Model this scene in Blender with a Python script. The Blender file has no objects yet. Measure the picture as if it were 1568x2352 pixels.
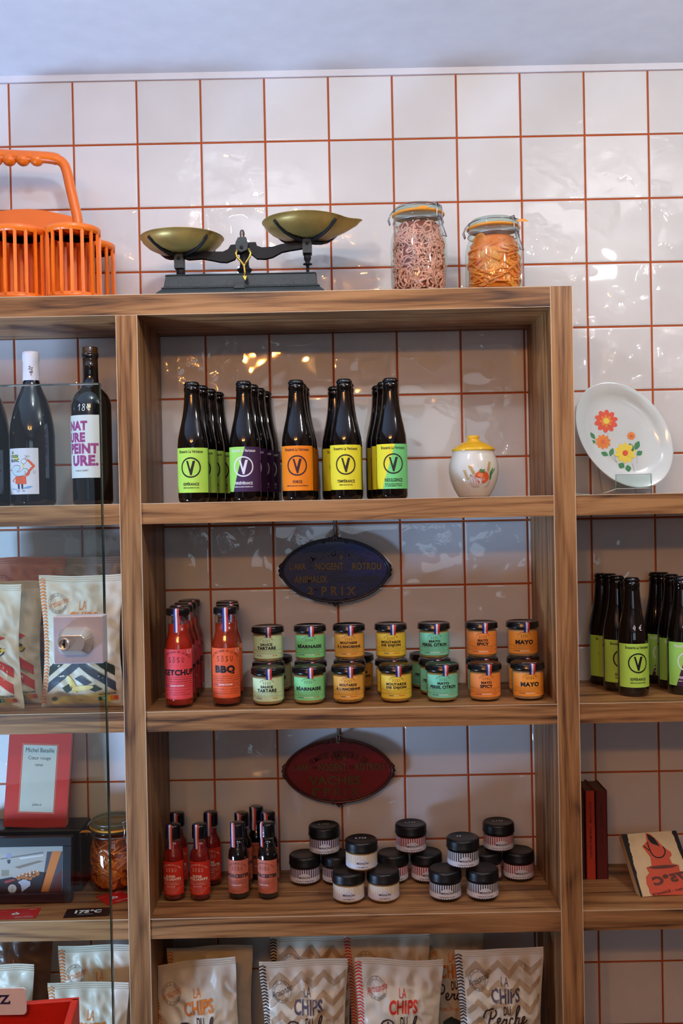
import bpy, bmesh, math, random
from mathutils import Vector, Matrix, noise
PI = math.pi
S = bpy.context.scene
COL = S.collection
rnd = random.Random(7)

# ------------------------------------------------------------------ camera
CZ = 1.60
F = 2287.0
PITCH, YAW, ROLL = -0.0091, -0.0011, 0.0196
def cam_matrix():
    cy, sy = math.cos(YAW), math.sin(YAW)
    A = Matrix(((cy, -sy, 0), (sy, cy, 0), (0, 0, 1)))
    cp, sp = math.cos(PITCH), math.sin(PITCH)
    B = Matrix(((1, 0, 0), (0, cp, sp), (0, -sp, cp)))
    M = B @ A
    M = Matrix((M[0], -M[2], M[1]))
    c, s = math.cos(ROLL), math.sin(ROLL)
    return Matrix(((c, s, 0), (-s, c, 0), (0, 0, 1))) @ M
CM = cam_matrix()
cd = bpy.data.cameras.new('camera'); cam = bpy.data.objects.new('camera', cd); COL.objects.link(cam)
cd.sensor_fit = 'VERTICAL'; cd.sensor_height = 36.0; cd.lens = F / 2352 * 36.0; cd.clip_start = 0.02
R3 = Matrix((CM[0], -CM[1], -CM[2])).transposed()
cam.matrix_world = Matrix.Translation((0, 0, CZ)) @ R3.to_4x4()
S.camera = cam
def ray(px, py):
    d = CM.transposed() @ Vector(((px - 784) / F, (py - 1176) / F, 1)); return d / d.y
def at(px, py, y):
    d = ray(px, py) * y; return Vector((d.x, y, CZ + d.z))
def onz(px, py, zr):
    d = ray(px, py); t = zr / d.z; return Vector((d.x * t, t, CZ + zr))
def stand(px, py, zr, R):                    # centre of a round base whose nearest point shows at (px, py)
    y = onz(px, py, zr).y + R
    return Vector((ray(px, py).x * y, y, CZ + zr))

# ------------------------------------------------------------------ world, lights, exposure
W = bpy.data.worlds.new('world'); S.world = W; W.use_nodes = True
bg = W.node_tree.nodes['Background']; bg.inputs[0].default_value = (0.55, 0.62, 0.8, 1); bg.inputs[1].default_value = 0.03
S.view_settings.view_transform = 'Standard'; S.view_settings.look = 'None'
S.view_settings.exposure = 0.08; S.view_settings.gamma = 1.0; S.view_settings.use_curve_mapping = False
def area(name, loc, target, sx, sy, power, color, spread=180):
    l = bpy.data.lights.new(name, 'AREA'); l.shape = 'RECTANGLE'; l.size = sx; l.size_y = sy
    l.energy = power; l.color = color; l.spread = math.radians(spread)
    o = bpy.data.objects.new(name, l); COL.objects.link(o); o.location = loc
    o.rotation_euler = (Vector(target) - Vector(loc)).to_track_quat('-Z', 'Y').to_euler(); return o
def bulb(name, loc, power, color, rad=0.03):
    l = bpy.data.lights.new(name, 'POINT'); l.energy = power; l.color = color; l.shadow_soft_size = rad
    o = bpy.data.objects.new(name, l); COL.objects.link(o); o.location = loc; return o
area('daylight_window', (0.25, -3.3, 1.85), (0.1, 2.0, 1.7), 1.7, 1.1, 9, (0.66, 0.83, 1.0))
area('shop_door_daylight', (-1.9, -3.3, 1.22), (-0.3, 2.0, 1.6), 0.9, 2.4, 3.6, (0.58, 0.72, 1.0))
area('display_case_light', (-1.62, 1.00, 0.52), (-0.5, 1.9, 2.7), 0.60, 0.35, 46, (0.40, 0.62, 1.0))
bulb('track_lamp', (-0.25, 1.22, 2.39), 7.0, (0.95, 0.98, 1.0), 0.03)
bulb('track_lamp', (0.80, 1.17, 2.30), 12.0, (1.0, 0.98, 0.95), 0.03)
bulb('filament_bulb', (-0.75, -0.70, 2.42), 14, (1.0, 0.45, 0.11))
bulb('filament_bulb', (-0.42, -0.80, 2.40), 14, (1.0, 0.35, 0.06))
bulb('filament_bulb', (-0.09, -0.70, 2.42), 14, (1.0, 0.45, 0.11))

# ------------------------------------------------------------------ materials
def lin(c):
    return tuple(((v / 255) / 12.92 if v / 255 <= 0.04045 else (((v / 255) + 0.055) / 1.055) ** 2.4) for v in c)
MATS = {}
def mat(name, rgb=(200, 200, 200), rough=0.5, metal=0.0, coat=0.0, spec=0.5, bump=0.0, bscale=200.0, var=0.0, vscale=20.0, trans=0.0):
    if name in MATS: return MATS[name]
    m = bpy.data.materials.new(name); m.use_nodes = True; MATS[name] = m
    nt = m.node_tree; b = nt.nodes['Principled BSDF']
    c = (*lin(rgb), 1)
    b.inputs['Base Color'].default_value = c; b.inputs['Roughness'].default_value = rough
    b.inputs['Metallic'].default_value = metal; b.inputs['Coat Weight'].default_value = coat
    b.inputs['Coat Roughness'].default_value = 0.04
    b.inputs['Specular IOR Level'].default_value = spec; b.inputs['Transmission Weight'].default_value = trans
    tc = nt.nodes.new('ShaderNodeTexCoord')
    if bump:
        n = nt.nodes.new('ShaderNodeTexNoise'); n.inputs['Scale'].default_value = bscale; n.inputs['Detail'].default_value = 4
        bp = nt.nodes.new('ShaderNodeBump'); bp.inputs['Strength'].default_value = bump; bp.inputs['Distance'].default_value = 0.002
        nt.links.new(tc.outputs['Object'], n.inputs['Vector']); nt.links.new(n.outputs['Fac'], bp.inputs['Height'])
        nt.links.new(bp.outputs['Normal'], b.inputs['Normal'])
    n = nt.nodes.new('ShaderNodeTexNoise'); n.inputs['Scale'].default_value = vscale; n.inputs['Detail'].default_value = 5
    nt.links.new(tc.outputs['Object'], n.inputs['Vector'])
    hs = nt.nodes.new('ShaderNodeHueSaturation'); hs.inputs['Color'].default_value = c
    mr = nt.nodes.new('ShaderNodeMapRange'); mr.inputs['From Min'].default_value = 0.3; mr.inputs['From Max'].default_value = 0.7
    v = var if var else 0.03
    mr.inputs['To Min'].default_value = 1 - v; mr.inputs['To Max'].default_value = 1 + v
    nt.links.new(n.outputs['Fac'], mr.inputs['Value']); nt.links.new(mr.outputs['Result'], hs.inputs['Value'])
    nt.links.new(hs.outputs['Color'], b.inputs['Base Color'])
    return m
def thin_glass(name, tint=(255, 255, 255), ior=1.5, rough=0.01):
    if name in MATS: return MATS[name]
    m = bpy.data.materials.new(name); m.use_nodes = True; MATS[name] = m
    nt = m.node_tree; nt.nodes.clear()
    o = nt.nodes.new('ShaderNodeOutputMaterial'); t = nt.nodes.new('ShaderNodeBsdfTransparent'); g = nt.nodes.new('ShaderNodeBsdfGlossy')
    fr = nt.nodes.new('ShaderNodeFresnel'); gm = nt.nodes.new('ShaderNodeNewGeometry'); io = nt.nodes.new('ShaderNodeMapRange'); io.inputs['To Min'].default_value = ior; io.inputs['To Max'].default_value = 1 / ior
    nt.links.new(gm.outputs['Backfacing'], io.inputs['Value']); nt.links.new(io.outputs[0], fr.inputs[0]); mx = nt.nodes.new('ShaderNodeMixShader')
    t.inputs[0].default_value = (*lin(tint), 1); g.inputs['Roughness'].default_value = rough
    nt.links.new(fr.outputs[0], mx.inputs[0]); nt.links.new(t.outputs[0], mx.inputs[1]); nt.links.new(g.outputs[0], mx.inputs[2])
    nt.links.new(mx.outputs[0], o.inputs[0]); return m
def wood(name, axis, light=(176, 127, 79), mid=(134, 89, 50), dark=(64, 39, 25), rough=0.42):
    if name in MATS: return MATS[name]
    m = bpy.data.materials.new(name); m.use_nodes = True; MATS[name] = m
    nt = m.node_tree; N = nt.nodes; L = nt.links; b = N['Principled BSDF']
    tc = N.new('ShaderNodeTexCoord'); oi = N.new('ShaderNodeObjectInfo')
    mul = N.new('ShaderNodeMath'); mul.operation = 'MULTIPLY'; mul.inputs[1].default_value = 7.3; L.new(oi.outputs['Random'], mul.inputs[0])
    add = N.new('ShaderNodeVectorMath'); add.operation = 'ADD'; L.new(tc.outputs['Object'], add.inputs[0]); L.new(mul.outputs[0], add.inputs[1])
    def mp(a, o_):
        n = N.new('ShaderNodeMapping'); n.inputs['Scale'].default_value = tuple(a if i == axis else o_ for i in range(3)); L.new(add.outputs[0], n.inputs['Vector']); return n
    n1 = N.new('ShaderNodeTexNoise'); n1.inputs['Scale'].default_value = 1.0; n1.inputs['Detail'].default_value = 5; n1.inputs['Distortion'].default_value = 1.6
    L.new(mp(1.7, 34).outputs[0], n1.inputs['Vector'])
    n2 = N.new('ShaderNodeTexNoise'); n2.inputs['Scale'].default_value = 1.0; n2.inputs['Detail'].default_value = 6
    L.new(mp(14, 520).outputs[0], n2.inputs['Vector'])
    # cathedral rings
    n3 = N.new('ShaderNodeTexNoise'); n3.inputs['Scale'].default_value = 1.0; n3.inputs['Detail'].default_value = 1.5
    L.new(mp(1.4, 11).outputs[0], n3.inputs['Vector'])
    mm = N.new('ShaderNodeMath'); mm.operation = 'MULTIPLY'; mm.inputs[1].default_value = 16; L.new(n3.outputs['Fac'], mm.inputs[0])
    fr = N.new('ShaderNodeMath'); fr.operation = 'PINGPONG'; fr.inputs[1].default_value = 1.0; L.new(mm.outputs[0], fr.inputs[0])
    rr = N.new('ShaderNodeMapRange'); rr.inputs['From Min'].default_value = 0.0; rr.inputs['From Max'].default_value = 0.35; rr.inputs['To Min'].default_value = 0.11; rr.inputs['To Max'].default_value = 0.0
    L.new(fr.outputs[0], rr.inputs['Value'])
    sub = N.new('ShaderNodeMath'); sub.operation = 'SUBTRACT'; L.new(n1.outputs['Fac'], sub.inputs[0]); L.new(rr.outputs[0], sub.inputs[1])
    ad2 = N.new('ShaderNodeMath'); ad2.operation = 'MULTIPLY_ADD'; ad2.inputs[1].default_value = 0.30; L.new(n2.outputs['Fac'], ad2.inputs[0]); L.new(sub.outputs[0], ad2.inputs[2])
    cr = N.new('ShaderNodeValToRGB'); L.new(ad2.outputs[0], cr.inputs['Fac'])
    e = cr.color_ramp.elements; e[0].position = 0.40; e[0].color = (*lin(dark), 1); e[1].position = 0.76; e[1].color = (*lin(light), 1)
    k = e.new(0.56); k.color = (*lin(mid), 1)
    L.new(cr.outputs['Color'], b.inputs['Base Color']); b.inputs['Roughness'].default_value = rough
    bp = N.new('ShaderNodeBump'); bp.inputs['Strength'].default_value = 0.12; bp.inputs['Distance'].default_value = 0.001
    L.new(n2.outputs['Fac'], bp.inputs['Height']); L.new(bp.outputs['Normal'], b.inputs['Normal'])
    return m

# ------------------------------------------------------------------ object helpers
def tag(o, label=None, cat=None, group=None, kind=None):
    if label: o['label'] = label
    if cat: o['category'] = cat
    if group: o['group'] = group
    if kind: o['kind'] = kind
    return o
def thing(name, label, cat, loc, rotz=0.0, group=None):
    o = bpy.data.objects.new(name, None); o.empty_display_size = 0.02; COL.objects.link(o)
    o.location = loc; o.rotation_euler = (0, 0, rotz); return tag(o, label, cat, group)
def kids(o): return [c for c in bpy.data.objects if c.parent == o]
def dup(src, loc, rotz, label, group=None):
    r = src.copy(); COL.objects.link(r); r.location = loc; r.rotation_euler = (src.rotation_euler.x, src.rotation_euler.y, rotz); r['label'] = label
    if group: r['group'] = group
    for ch in kids(src):
        c = ch.copy(); COL.objects.link(c); c.parent = r
        for g in kids(ch):
            d = g.copy(); COL.objects.link(d); d.parent = c
    return r

class MB:
    def __init__(s): s.v = []; s.f = []; s.m = []; s.mats = []; s.sm = []
    def mi(s, m):
        if m not in s.mats: s.mats.append(m)
        return s.mats.index(m)
    def add(s, vs, fs, m, smooth=False, M=None):
        b = len(s.v); k = s.mi(m)
        s.v += [tuple(M @ Vector(v)) if M else tuple(v) for v in vs]
        for f in fs: s.f.append(tuple(b + i for i in f)); s.m.append(k); s.sm.append(smooth)
        return s
    def box(s, x0, x1, y0, y1, z0, z1, m, M=None):
        vs = [(x, y, z) for z in (z0, z1) for y in (y0, y1) for x in (x0, x1)]
        return s.add(vs, [(0, 2, 3, 1), (4, 5, 7, 6), (0, 1, 5, 4), (2, 6, 7, 3), (0, 4, 6, 2), (1, 3, 7, 5)], m, False, M)
    def frustum(s, cx, cy, z0, z1, w0, d0, w1, d1, m, M=None):
        vs = [(cx + sx * w / 2, cy + sy * d / 2, z) for z, w, d in ((z0, w0, d0), (z1, w1, d1)) for sy in (-1, 1) for sx in (-1, 1)]
        return s.add(vs, [(0, 2, 3, 1), (4, 5, 7, 6), (0, 1, 5, 4), (2, 6, 7, 3), (0, 4, 6, 2), (1, 3, 7, 5)], m, False, M)
    def lathe(s, prof, m, n=48, M=None, crimp=21, sx=1.0, sy=1.0, smooth=True):
        vs = []; fs = []
        for p in prof:
            r, z = p[0], p[1]; a = p[2] if len(p) > 2 else 0
            for i in range(n):
                t = 2 * PI * i / n; rr = r * (1 + a * math.cos(crimp * t))
                vs.append((rr * math.sin(t) * sx, -rr * math.cos(t) * sy, z))
        for j in range(len(prof) - 1):
            for i in range(n):
                k = (i + 1) % n; fs.append((j * n + i, j * n + k, (j + 1) * n + k, (j + 1) * n + i))
        if prof[0][0] > 1e-5: fs.append(tuple(range(n - 1, -1, -1)))
        if prof[-1][0] > 1e-5: fs.append(tuple((len(prof) - 1) * n + i for i in range(n)))
        return s.add(vs, fs, m, smooth, M)
    def tube(s, pts, r, m, n=8, closed=False, M=None, flat=1.0, smooth=True):
        pts = [Vector(p) for p in pts]; N = len(pts); vs = []; fs = []
        T = []
        for i in range(N):
            a = pts[(i - 1) % N] if (closed or i > 0) else pts[i]; b = pts[(i + 1) % N] if (closed or i < N - 1) else pts[i]
            T.append((b - a).normalized() if (b - a).length > 1e-9 else Vector((0, 0, 1)))
        up = Vector((0, 1, 0)) if abs(T[0].y) < 0.9 else Vector((0, 0, 1))
        nrm = (up - T[0] * up.dot(T[0])).normalized()
        for i in range(N):
            nrm = (nrm - T[i] * nrm.dot(T[i])).normalized(); bi = T[i].cross(nrm)
            rr = r[i] if isinstance(r, (list, tuple)) else r
            for k in range(n):
                t = 2 * PI * k / n; vs.append(pts[i] + nrm * (rr * flat * math.cos(t)) + bi * (rr * math.sin(t)))
        for i in range(N if closed else N - 1):
            j = (i + 1) % N
            for k in range(n): fs.append((i * n + k, i * n + (k + 1) % n, j * n + (k + 1) % n, j * n + k))
        if not closed: fs += [tuple(range(n - 1, -1, -1)), tuple((N - 1) * n + k for k in range(n))]
        return s.add(vs, fs, m, smooth, M)
    def prism(s, poly, y0, y1, m, M=None):        # poly in (x,z), extruded in y
        n = len(poly); vs = [(x, y0, z) for x, z in poly] + [(x, y1, z) for x, z in poly]
        fs = [tuple(range(n)), tuple(range(2 * n - 1, n - 1, -1))] + [(i, (i + 1) % n + 0, (i + 1) % n + n, i + n) for i in range(n)]
        return s.add(vs, fs, m, False, M)
    def sphere(s, c, r, m, n=12, k=8, sc=(1, 1, 1), M=None):
        vs = []; fs = []
        for j in range(k + 1):
            a = PI * j / k
            for i in range(n):
                t = 2 * PI * i / n
                vs.append((c[0] + r * sc[0] * math.sin(a) * math.cos(t), c[1] + r * sc[1] * math.sin(a) * math.sin(t), c[2] - r * sc[2] * math.cos(a)))
        for j in range(k):
            for i in range(n): fs.append((j * n + i, j * n + (i + 1) % n, (j + 1) * n + (i + 1) % n, (j + 1) * n + i))
        return s.add(vs, fs, m, True, M)
    def canvas(s, cv, fn, M=None):
        for vs, fs, m in cv.mapped(fn): s.add(vs, fs, m, True, M)
        return s
    def build(s, name, parent=None, bevel=0.0, seg=2):
        me = bpy.data.meshes.new(name); me.from_pydata(s.v, [], s.f)
        for m in s.mats: me.materials.append(m)
        me.polygons.foreach_set('material_index', s.m); me.polygons.foreach_set('use_smooth', s.sm)
        me.validate(); me.update()
        o = bpy.data.objects.new(name, me); COL.objects.link(o)
        if parent: o.parent = parent
        if bevel:
            bm = o.modifiers.new('bevel', 'BEVEL'); bm.width = bevel; bm.segments = seg; bm.limit_method = 'ANGLE'
        return o

TXT = {}
def tmesh(s, bold=0.0, shear=0.0):
    k = (s, bold, shear)
    if k not in TXT:
        c = bpy.data.curves.new('t', 'FONT'); c.body = s; c.size = 1.0; c.offset = bold; c.shear = shear; c.resolution_u = 3; c.fill_mode = 'FRONT'
        c.space_character = 1.0 + bold * 1.5
        o = bpy.data.objects.new('t', c); me = bpy.data.meshes.new_from_object(o)
        v = [(a.co.x, a.co.y) for a in me.vertices]; f = [tuple(p.vertices) for p in me.polygons]
        bpy.data.objects.remove(o); bpy.data.curves.remove(c); bpy.data.meshes.remove(me)
        TXT[k] = (v, f)
    return TXT[k]
def smooth_path(pts, k=6):
    out = []
    P_ = [pts[0]] + list(pts) + [pts[-1]]
    for i in range(1, len(P_) - 2):
        for j in range(k):
            t = j / k; a, b, c, d = P_[i - 1], P_[i], P_[i + 1], P_[i + 2]
            out.append(tuple(0.5 * ((2 * b[q]) + (-a[q] + c[q]) * t + (2 * a[q] - 5 * b[q] + 4 * c[q] - d[q]) * t * t + (-a[q] + 3 * b[q] - 3 * c[q] + d[q]) * t ** 3) for q in range(len(b))))
    out.append(tuple(pts[-1])); return out
class Cv:
    """flat artwork in metres, later wrapped on a surface; layers keep printed inks apart"""
    def __init__(s, step=0.004, gap=0.00012): s.sh = []; s.step = step; s.gap = gap
    def raw(s, v, f, m, lay): s.sh.append((v, f, m, lay)); return s
    def poly(s, pts, m, lay=1): return s.raw(list(pts), [tuple(range(len(pts)))], m, lay)
    def rect(s, x0, y0, x1, y1, m, lay=0): return s.poly([(x0, y0), (x1, y0), (x1, y1), (x0, y1)], m, lay)
    def ell(s, cx, cy, rx, ry, m, lay=1, n=28, rot=0):
        c, q = math.cos(rot), math.sin(rot)
        return s.poly([(cx + rx * math.cos(2 * PI * i / n) * c - ry * math.sin(2 * PI * i / n) * q, cy + rx * math.cos(2 * PI * i / n) * q + ry * math.sin(2 * PI * i / n) * c) for i in range(n)], m, lay)
    def ring(s, cx, cy, r0, r1, m, lay=1, n=40, a0=0, a1=2 * PI):
        v = []; f = []
        for i in range(n + 1):
            t = a0 + (a1 - a0) * i / n
            v += [(cx + r0 * math.cos(t), cy + r0 * math.sin(t)), (cx + r1 * math.cos(t), cy + r1 * math.sin(t))]
        for i in range(n): f.append((2 * i, 2 * i + 1, 2 * i + 3, 2 * i + 2))
        return s.raw(v, f, m, lay)
    def stroke(s, pts, w, m, lay=2, sm=True):
        if sm and len(pts) > 2: pts = smooth_path(pts)
        v = []; f = []
        for i, p in enumerate(pts):
            a = pts[max(0, i - 1)]; b = pts[min(len(pts) - 1, i + 1)]
            dx, dy = b[0] - a[0], b[1] - a[1]; l = math.hypot(dx, dy) or 1
            v += [(p[0] - dy / l * w / 2, p[1] + dx / l * w / 2), (p[0] + dy / l * w / 2, p[1] - dx / l * w / 2)]
        for i in range(len(pts) - 1): f.append((2 * i, 2 * i + 1, 2 * i + 3, 2 * i + 2))
        return s.raw(v, f, m, lay)
    def text(s, t, cx, cy, w, h, m, lay=2, bold=0.0, shear=0.0, rot=0.0, align='c', mirror=False):
        v, f = tmesh(t, bold, shear)
        if not v: return s
        x0 = min(a[0] for a in v); x1 = max(a[0] for a in v); y0 = min(a[1] for a in v); y1 = max(a[1] for a in v)
        if h is None: h = w * (y1 - y0) / (x1 - x0)
        if w is None: w = h * (x1 - x0) / (y1 - y0)
        c, q = math.cos(rot), math.sin(rot); out = []
        ox = {'c': 0.5, 'l': 0.0, 'r': 1.0}[align]
        for a in v:
            x = ((a[0] - x0) / (x1 - x0) - ox) * w; y = ((a[1] - y0) / (y1 - y0) - 0.5) * h
            if mirror: x = -x
            out.append((cx + x * c - y * q, cy + x * q + y * c))
        return s.raw(out, f, m, lay)
    def arc(s, t, cx, cy, r, h, m, a0, a1, lay=2, inside=False, bold=0.0, ry=None):
        n = len(t); ry = ry or r
        for i, ch in enumerate(t):
            if ch == ' ': continue
            a = a0 + (a1 - a0) * (i + 0.5) / n
            v, f = tmesh(ch, bold, 0)
            x0 = min(p[0] for p in v); x1 = max(p[0] for p in v)
            rot = a - PI / 2 if not inside else a + PI / 2
            c, q = math.cos(rot), math.sin(rot)
            px, py = cx + r * math.cos(a), cy + ry * math.sin(a)
            s.raw([(px + ((p[0] - (x0 + x1) / 2) * h * 1.25) * c - ((p[1] - 0.36) * h * 1.37) * q, py + ((p[0] - (x0 + x1) / 2) * h * 1.25) * q + ((p[1] - 0.36) * h * 1.37) * c) for p in v], f, m, lay)
        return s
    def mapped(s, fn):
        ms = []
        for _, _, m, _ in s.sh:
            if m not in ms: ms.append(m)
        bm = bmesh.new()
        for v, f, m, lay in s.sh:
            bv = [bm.verts.new((a[0], a[1], lay * s.gap)) for a in v]
            for q in f:
                try: fc = bm.faces.new([bv[i] for i in q]); fc.material_index = ms.index(m)
                except ValueError: pass
        big = [fc for fc in bm.faces if len(fc.verts) > 4]
        bmesh.ops.triangulate(bm, faces=big)
        if s.step:
            for ax in (0, 1):
                lo = min(v.co[ax] for v in bm.verts); hi = max(v.co[ax] for v in bm.verts)
                k = math.floor(lo / s.step) + 1
                while k * s.step < hi:
                    co = [0, 0, 0]; no = [0, 0, 0]; co[ax] = k * s.step + 1.3e-6; no[ax] = 1
                    bmesh.ops.bisect_plane(bm, geom=bm.verts[:] + bm.edges[:] + bm.faces[:], plane_co=co, plane_no=no, dist=1e-7)
                    k += 1
                if s.step_y_off: break
        bm.verts.index_update(); out = []
        vs = [fn(v.co.x, v.co.y, v.co.z) for v in bm.verts]
        for i, m in enumerate(ms):
            used = {}; fs = []; vv = []
            for fc in bm.faces:
                if fc.material_index != i: continue
                r = []
                for v in fc.verts:
                    if v.index not in used: used[v.index] = len(vv); vv.append(vs[v.index])
                    r.append(used[v.index])
                fs.append(tuple(r))
            out.append((vv, fs, m))
        bm.free(); return out
    step_y_off = True
def wrap(R, rot=0.0, e=0.0004):
    return lambda x, y, z: (math.sin(x / R + rot) * (R + z + e), -math.cos(x / R + rot) * (R + z + e), y)
def plane_y(e=0.0): return lambda x, y, z: (x, -z - e, y)

def paper(r, g, b): return mat('ink_%d_%d_%d' % (r, g, b), (r, g, b), 0.55)
BLACK = paper(18, 16, 18); WHITE = paper(238, 238, 238)
m_iron_white = mat('white_paint_pen', (240, 240, 240), 0.6)

# ------------------------------------------------------------------ setting
YW = 2.0956; T = 0.134; GX0 = -0.6832; GZ0 = CZ + 0.7609; ZC = CZ + 0.907
def tile_material():
    m = bpy.data.materials.new('glazed_tile'); m.use_nodes = True; nt = m.node_tree; N = nt.nodes; L = nt.links; b = N['Principled BSDF']
    tc = N.new('ShaderNodeTexCoord')
    at_ = N.new('ShaderNodeAttribute'); at_.attribute_name = 'tile'       # r: shade, g: waviness
    sp = N.new('ShaderNodeSeparateColor'); L.new(at_.outputs['Color'], sp.inputs[0])
    n1 = N.new('ShaderNodeTexNoise'); n1.inputs['Scale'].default_value = 9; n1.inputs['Detail'].default_value = 2; L.new(tc.outputs['Object'], n1.inputs['Vector'])
    cr = N.new('ShaderNodeValToRGB'); e = cr.color_ramp.elements
    e[0].position = 0.2; e[0].color = (*lin((222, 222, 222)), 1); e[1].position = 0.8; e[1].color = (*lin((240, 241, 242)), 1)
    ad = N.new('ShaderNodeMath'); ad.operation = 'MULTIPLY_ADD'; ad.inputs[1].default_value = 0.5; L.new(sp.outputs[0], ad.inputs[0])
    ml = N.new('ShaderNodeMath'); ml.operation = 'MULTIPLY'; ml.inputs[1].default_value = 0.5; L.new(n1.outputs['Fac'], ml.inputs[0]); L.new(ml.outputs[0], ad.inputs[2])
    L.new(ad.outputs[0], cr.inputs['Fac']); L.new(cr.outputs['Color'], b.inputs['Base Color'])
    b.inputs['Roughness'].default_value = 0.35; b.inputs['Specular IOR Level'].default_value = 0.2; b.inputs['Coat Weight'].default_value = 1.0; b.inputs['Coat Roughness'].default_value = 0.035; b.inputs['Coat IOR'].default_value = 1.6
    w1 = N.new('ShaderNodeTexNoise'); w1.inputs['Scale'].default_value = 14; w1.inputs['Detail'].default_value = 0; L.new(tc.outputs['Object'], w1.inputs['Vector'])
    w2 = N.new('ShaderNodeTexNoise'); w2.inputs['Scale'].default_value = 44; w2.inputs['Detail'].default_value = 3.2; L.new(tc.outputs['Object'], w2.inputs['Vector'])
    b1 = N.new('ShaderNodeBump'); b1.inputs['Strength'].default_value = 0.6; b1.inputs['Distance'].default_value = 0.006; L.new(w1.outputs['Fac'], b1.inputs['Height'])
    hm = N.new('ShaderNodeMath'); hm.operation = 'MULTIPLY'; w3 = N.new('ShaderNodeTexNoise'); w3.inputs['Scale'].default_value = 17; w3.inputs['Detail'].default_value = 1; L.new(tc.outputs['Object'], w3.inputs['Vector'])
    mk = N.new('ShaderNodeMapRange'); mk.interpolation_type = 'SMOOTHSTEP'; mk.inputs['From Min'].default_value = 0.50; mk.inputs['From Max'].default_value = 0.66; L.new(w3.outputs['Fac'], mk.inputs['Value'])
    mk2 = N.new('ShaderNodeMath'); mk2.operation = 'MULTIPLY'; L.new(mk.outputs[0], mk2.inputs[0]); L.new(w2.outputs['Fac'], mk2.inputs[1])
    L.new(mk2.outputs[0], hm.inputs[0]); L.new(sp.outputs[1], hm.inputs[1])
    b2 = N.new('ShaderNodeBump'); b2.inputs['Strength'].default_value = 1.0; b2.inputs['Distance'].default_value = 0.016
    L.new(hm.outputs[0], b2.inputs['Height']); L.new(b1.outputs['Normal'], b2.inputs['Normal']); L.new(b2.outputs['Normal'], b.inputs['Coat Normal'])
    return m
m_tile = tile_material(); m_grout = mat('terracotta_grout', (184, 88, 40), 0.85, bump=0.3, bscale=600)
WAVY = {(3, 1): 1, (4, 1): 1, (8, 1): 1, (9, 1): 1, (8, 2): .8, (9, 2): .8, (3, 2): .5, (2, 1): .3, (3, 3): 1, (4, 3): 1, (5, 3): 1, (6, 3): .8, (7, 3): 1, (3, 4): .9, (4, 4): 1, (5, 4): .8,
        (7, 4): 1, (7, 5): .5, (8, 3): .5, (9, 4): .8, (10, 4): .9, (10, 3): .6, (9, 3): .4, (3, 9): .5, (3, 8): .6, (4, 8): .4, (8, 5): .3}
def tiled_wall():
    vs = []; fs = []; cols = []; mi = []
    r = random.Random(3)
    g = 0.0017
    for i in range(-10, 16):
        for j in range(-1, 18):
            x0 = GX0 + i * T + g; x1 = x0 + T - 2 * g; z1 = GZ0 - j * T - g; z0 = z1 - T + 2 * g
            if z0 < 0: z0 = 0.001
            tx, tz, dd = r.uniform(-.004, .004), r.uniform(-.004, .004), r.uniform(0, .0004)
            cx, cz = (x0 + x1) / 2, (z0 + z1) / 2
            rings = [(0.0, 0.004), (0.0004, 0.0008), (0.0016, 0.0002), (0.004, 0.0)]
            b = len(vs)
            for ins, dep in rings:
                for (sx, sz) in ((-1, -1), (1, -1), (1, 1), (-1, 1)):
                    X = (x0 + ins if sx < 0 else x1 - ins); Z = (z0 + ins if sz < 0 else z1 - ins)
                    vs.append((X, YW + dep + dd + (X - cx) * tx + (Z - cz) * tz, Z))
            for k in range(3):
                for q in range(4): fs.append((b + k * 4 + q, b + k * 4 + (q + 1) % 4, b + (k + 1) * 4 + (q + 1) % 4, b + (k + 1) * 4 + q))
            fs.append((b + 12, b + 13, b + 14, b + 15))
            c = (r.random(), WAVY.get((i, j), 0.06 + 0.12 * r.random()), 0, 1)
            cols += [c] * 16; mi += [0] * 13
    b = len(vs); vs += [(GX0 - 10 * T, YW + .0022, 0), (GX0 + 16 * T, YW + .0022, 0), (GX0 + 16 * T, YW + .0022, GZ0 + T), (GX0 - 10 * T, YW + .0022, GZ0 + T)]
    fs.append((b, b + 1, b + 2, b + 3)); mi.append(1); cols += [(0, 0, 0, 1)] * 4
    # solid wall behind
    b = len(vs); X0, X1 = GX0 - 10 * T, GX0 + 16 * T
    vs += [(x, y, z) for z in (0, ZC) for y in (YW + .006, YW + .12) for x in (X0, X1)]
    fs += [(b + i for i in q) for q in ((0, 2, 3, 1), (4, 5, 7, 6), (0, 1, 5, 4), (2, 6, 7, 3), (0, 4, 6, 2), (1, 3, 7, 5))]; mi += [2] * 6; cols += [(0, 0, 0, 1)] * 8
    fs = [tuple(f) for f in fs]
    me = bpy.data.meshes.new('wall_back'); me.from_pydata(vs, [], fs)
    for m in (m_tile, m_grout, mat('plaster', (226, 227, 232), 0.8, bump=0.15, bscale=60)): me.materials.append(m)
    me.polygons.foreach_set('material_index', mi)
    ca = me.color_attributes.new('tile', 'FLOAT_COLOR', 'POINT')
    for i, c in enumerate(cols): ca.data[i].color = c
    o = bpy.data.objects.new('wall_back', me); COL.objects.link(o); o['kind'] = 'structure'
tiled_wall()
m_plaster = MATS['plaster']
XL, XR, YB = GX0 - 10 * T, GX0 + 16 * T, -3.5
def struct(name, mb): o = mb.build(name); o['kind'] = 'structure'; return o
m_ceil = mat('ceiling_paint', (232, 233, 240), 0.85, bump=0.12, bscale=40)
struct('ceiling', MB().box(XL, XR, YB, YW + .12, ZC, ZC + .1, m_ceil))
struct('floor', MB().box(XL, XR, YB, YW + .12, -.1, 0, mat('floor_tile', (120, 104, 92), 0.4, var=.1)))
m_room = mat('room_paint', (92, 74, 60), 0.8)
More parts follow.
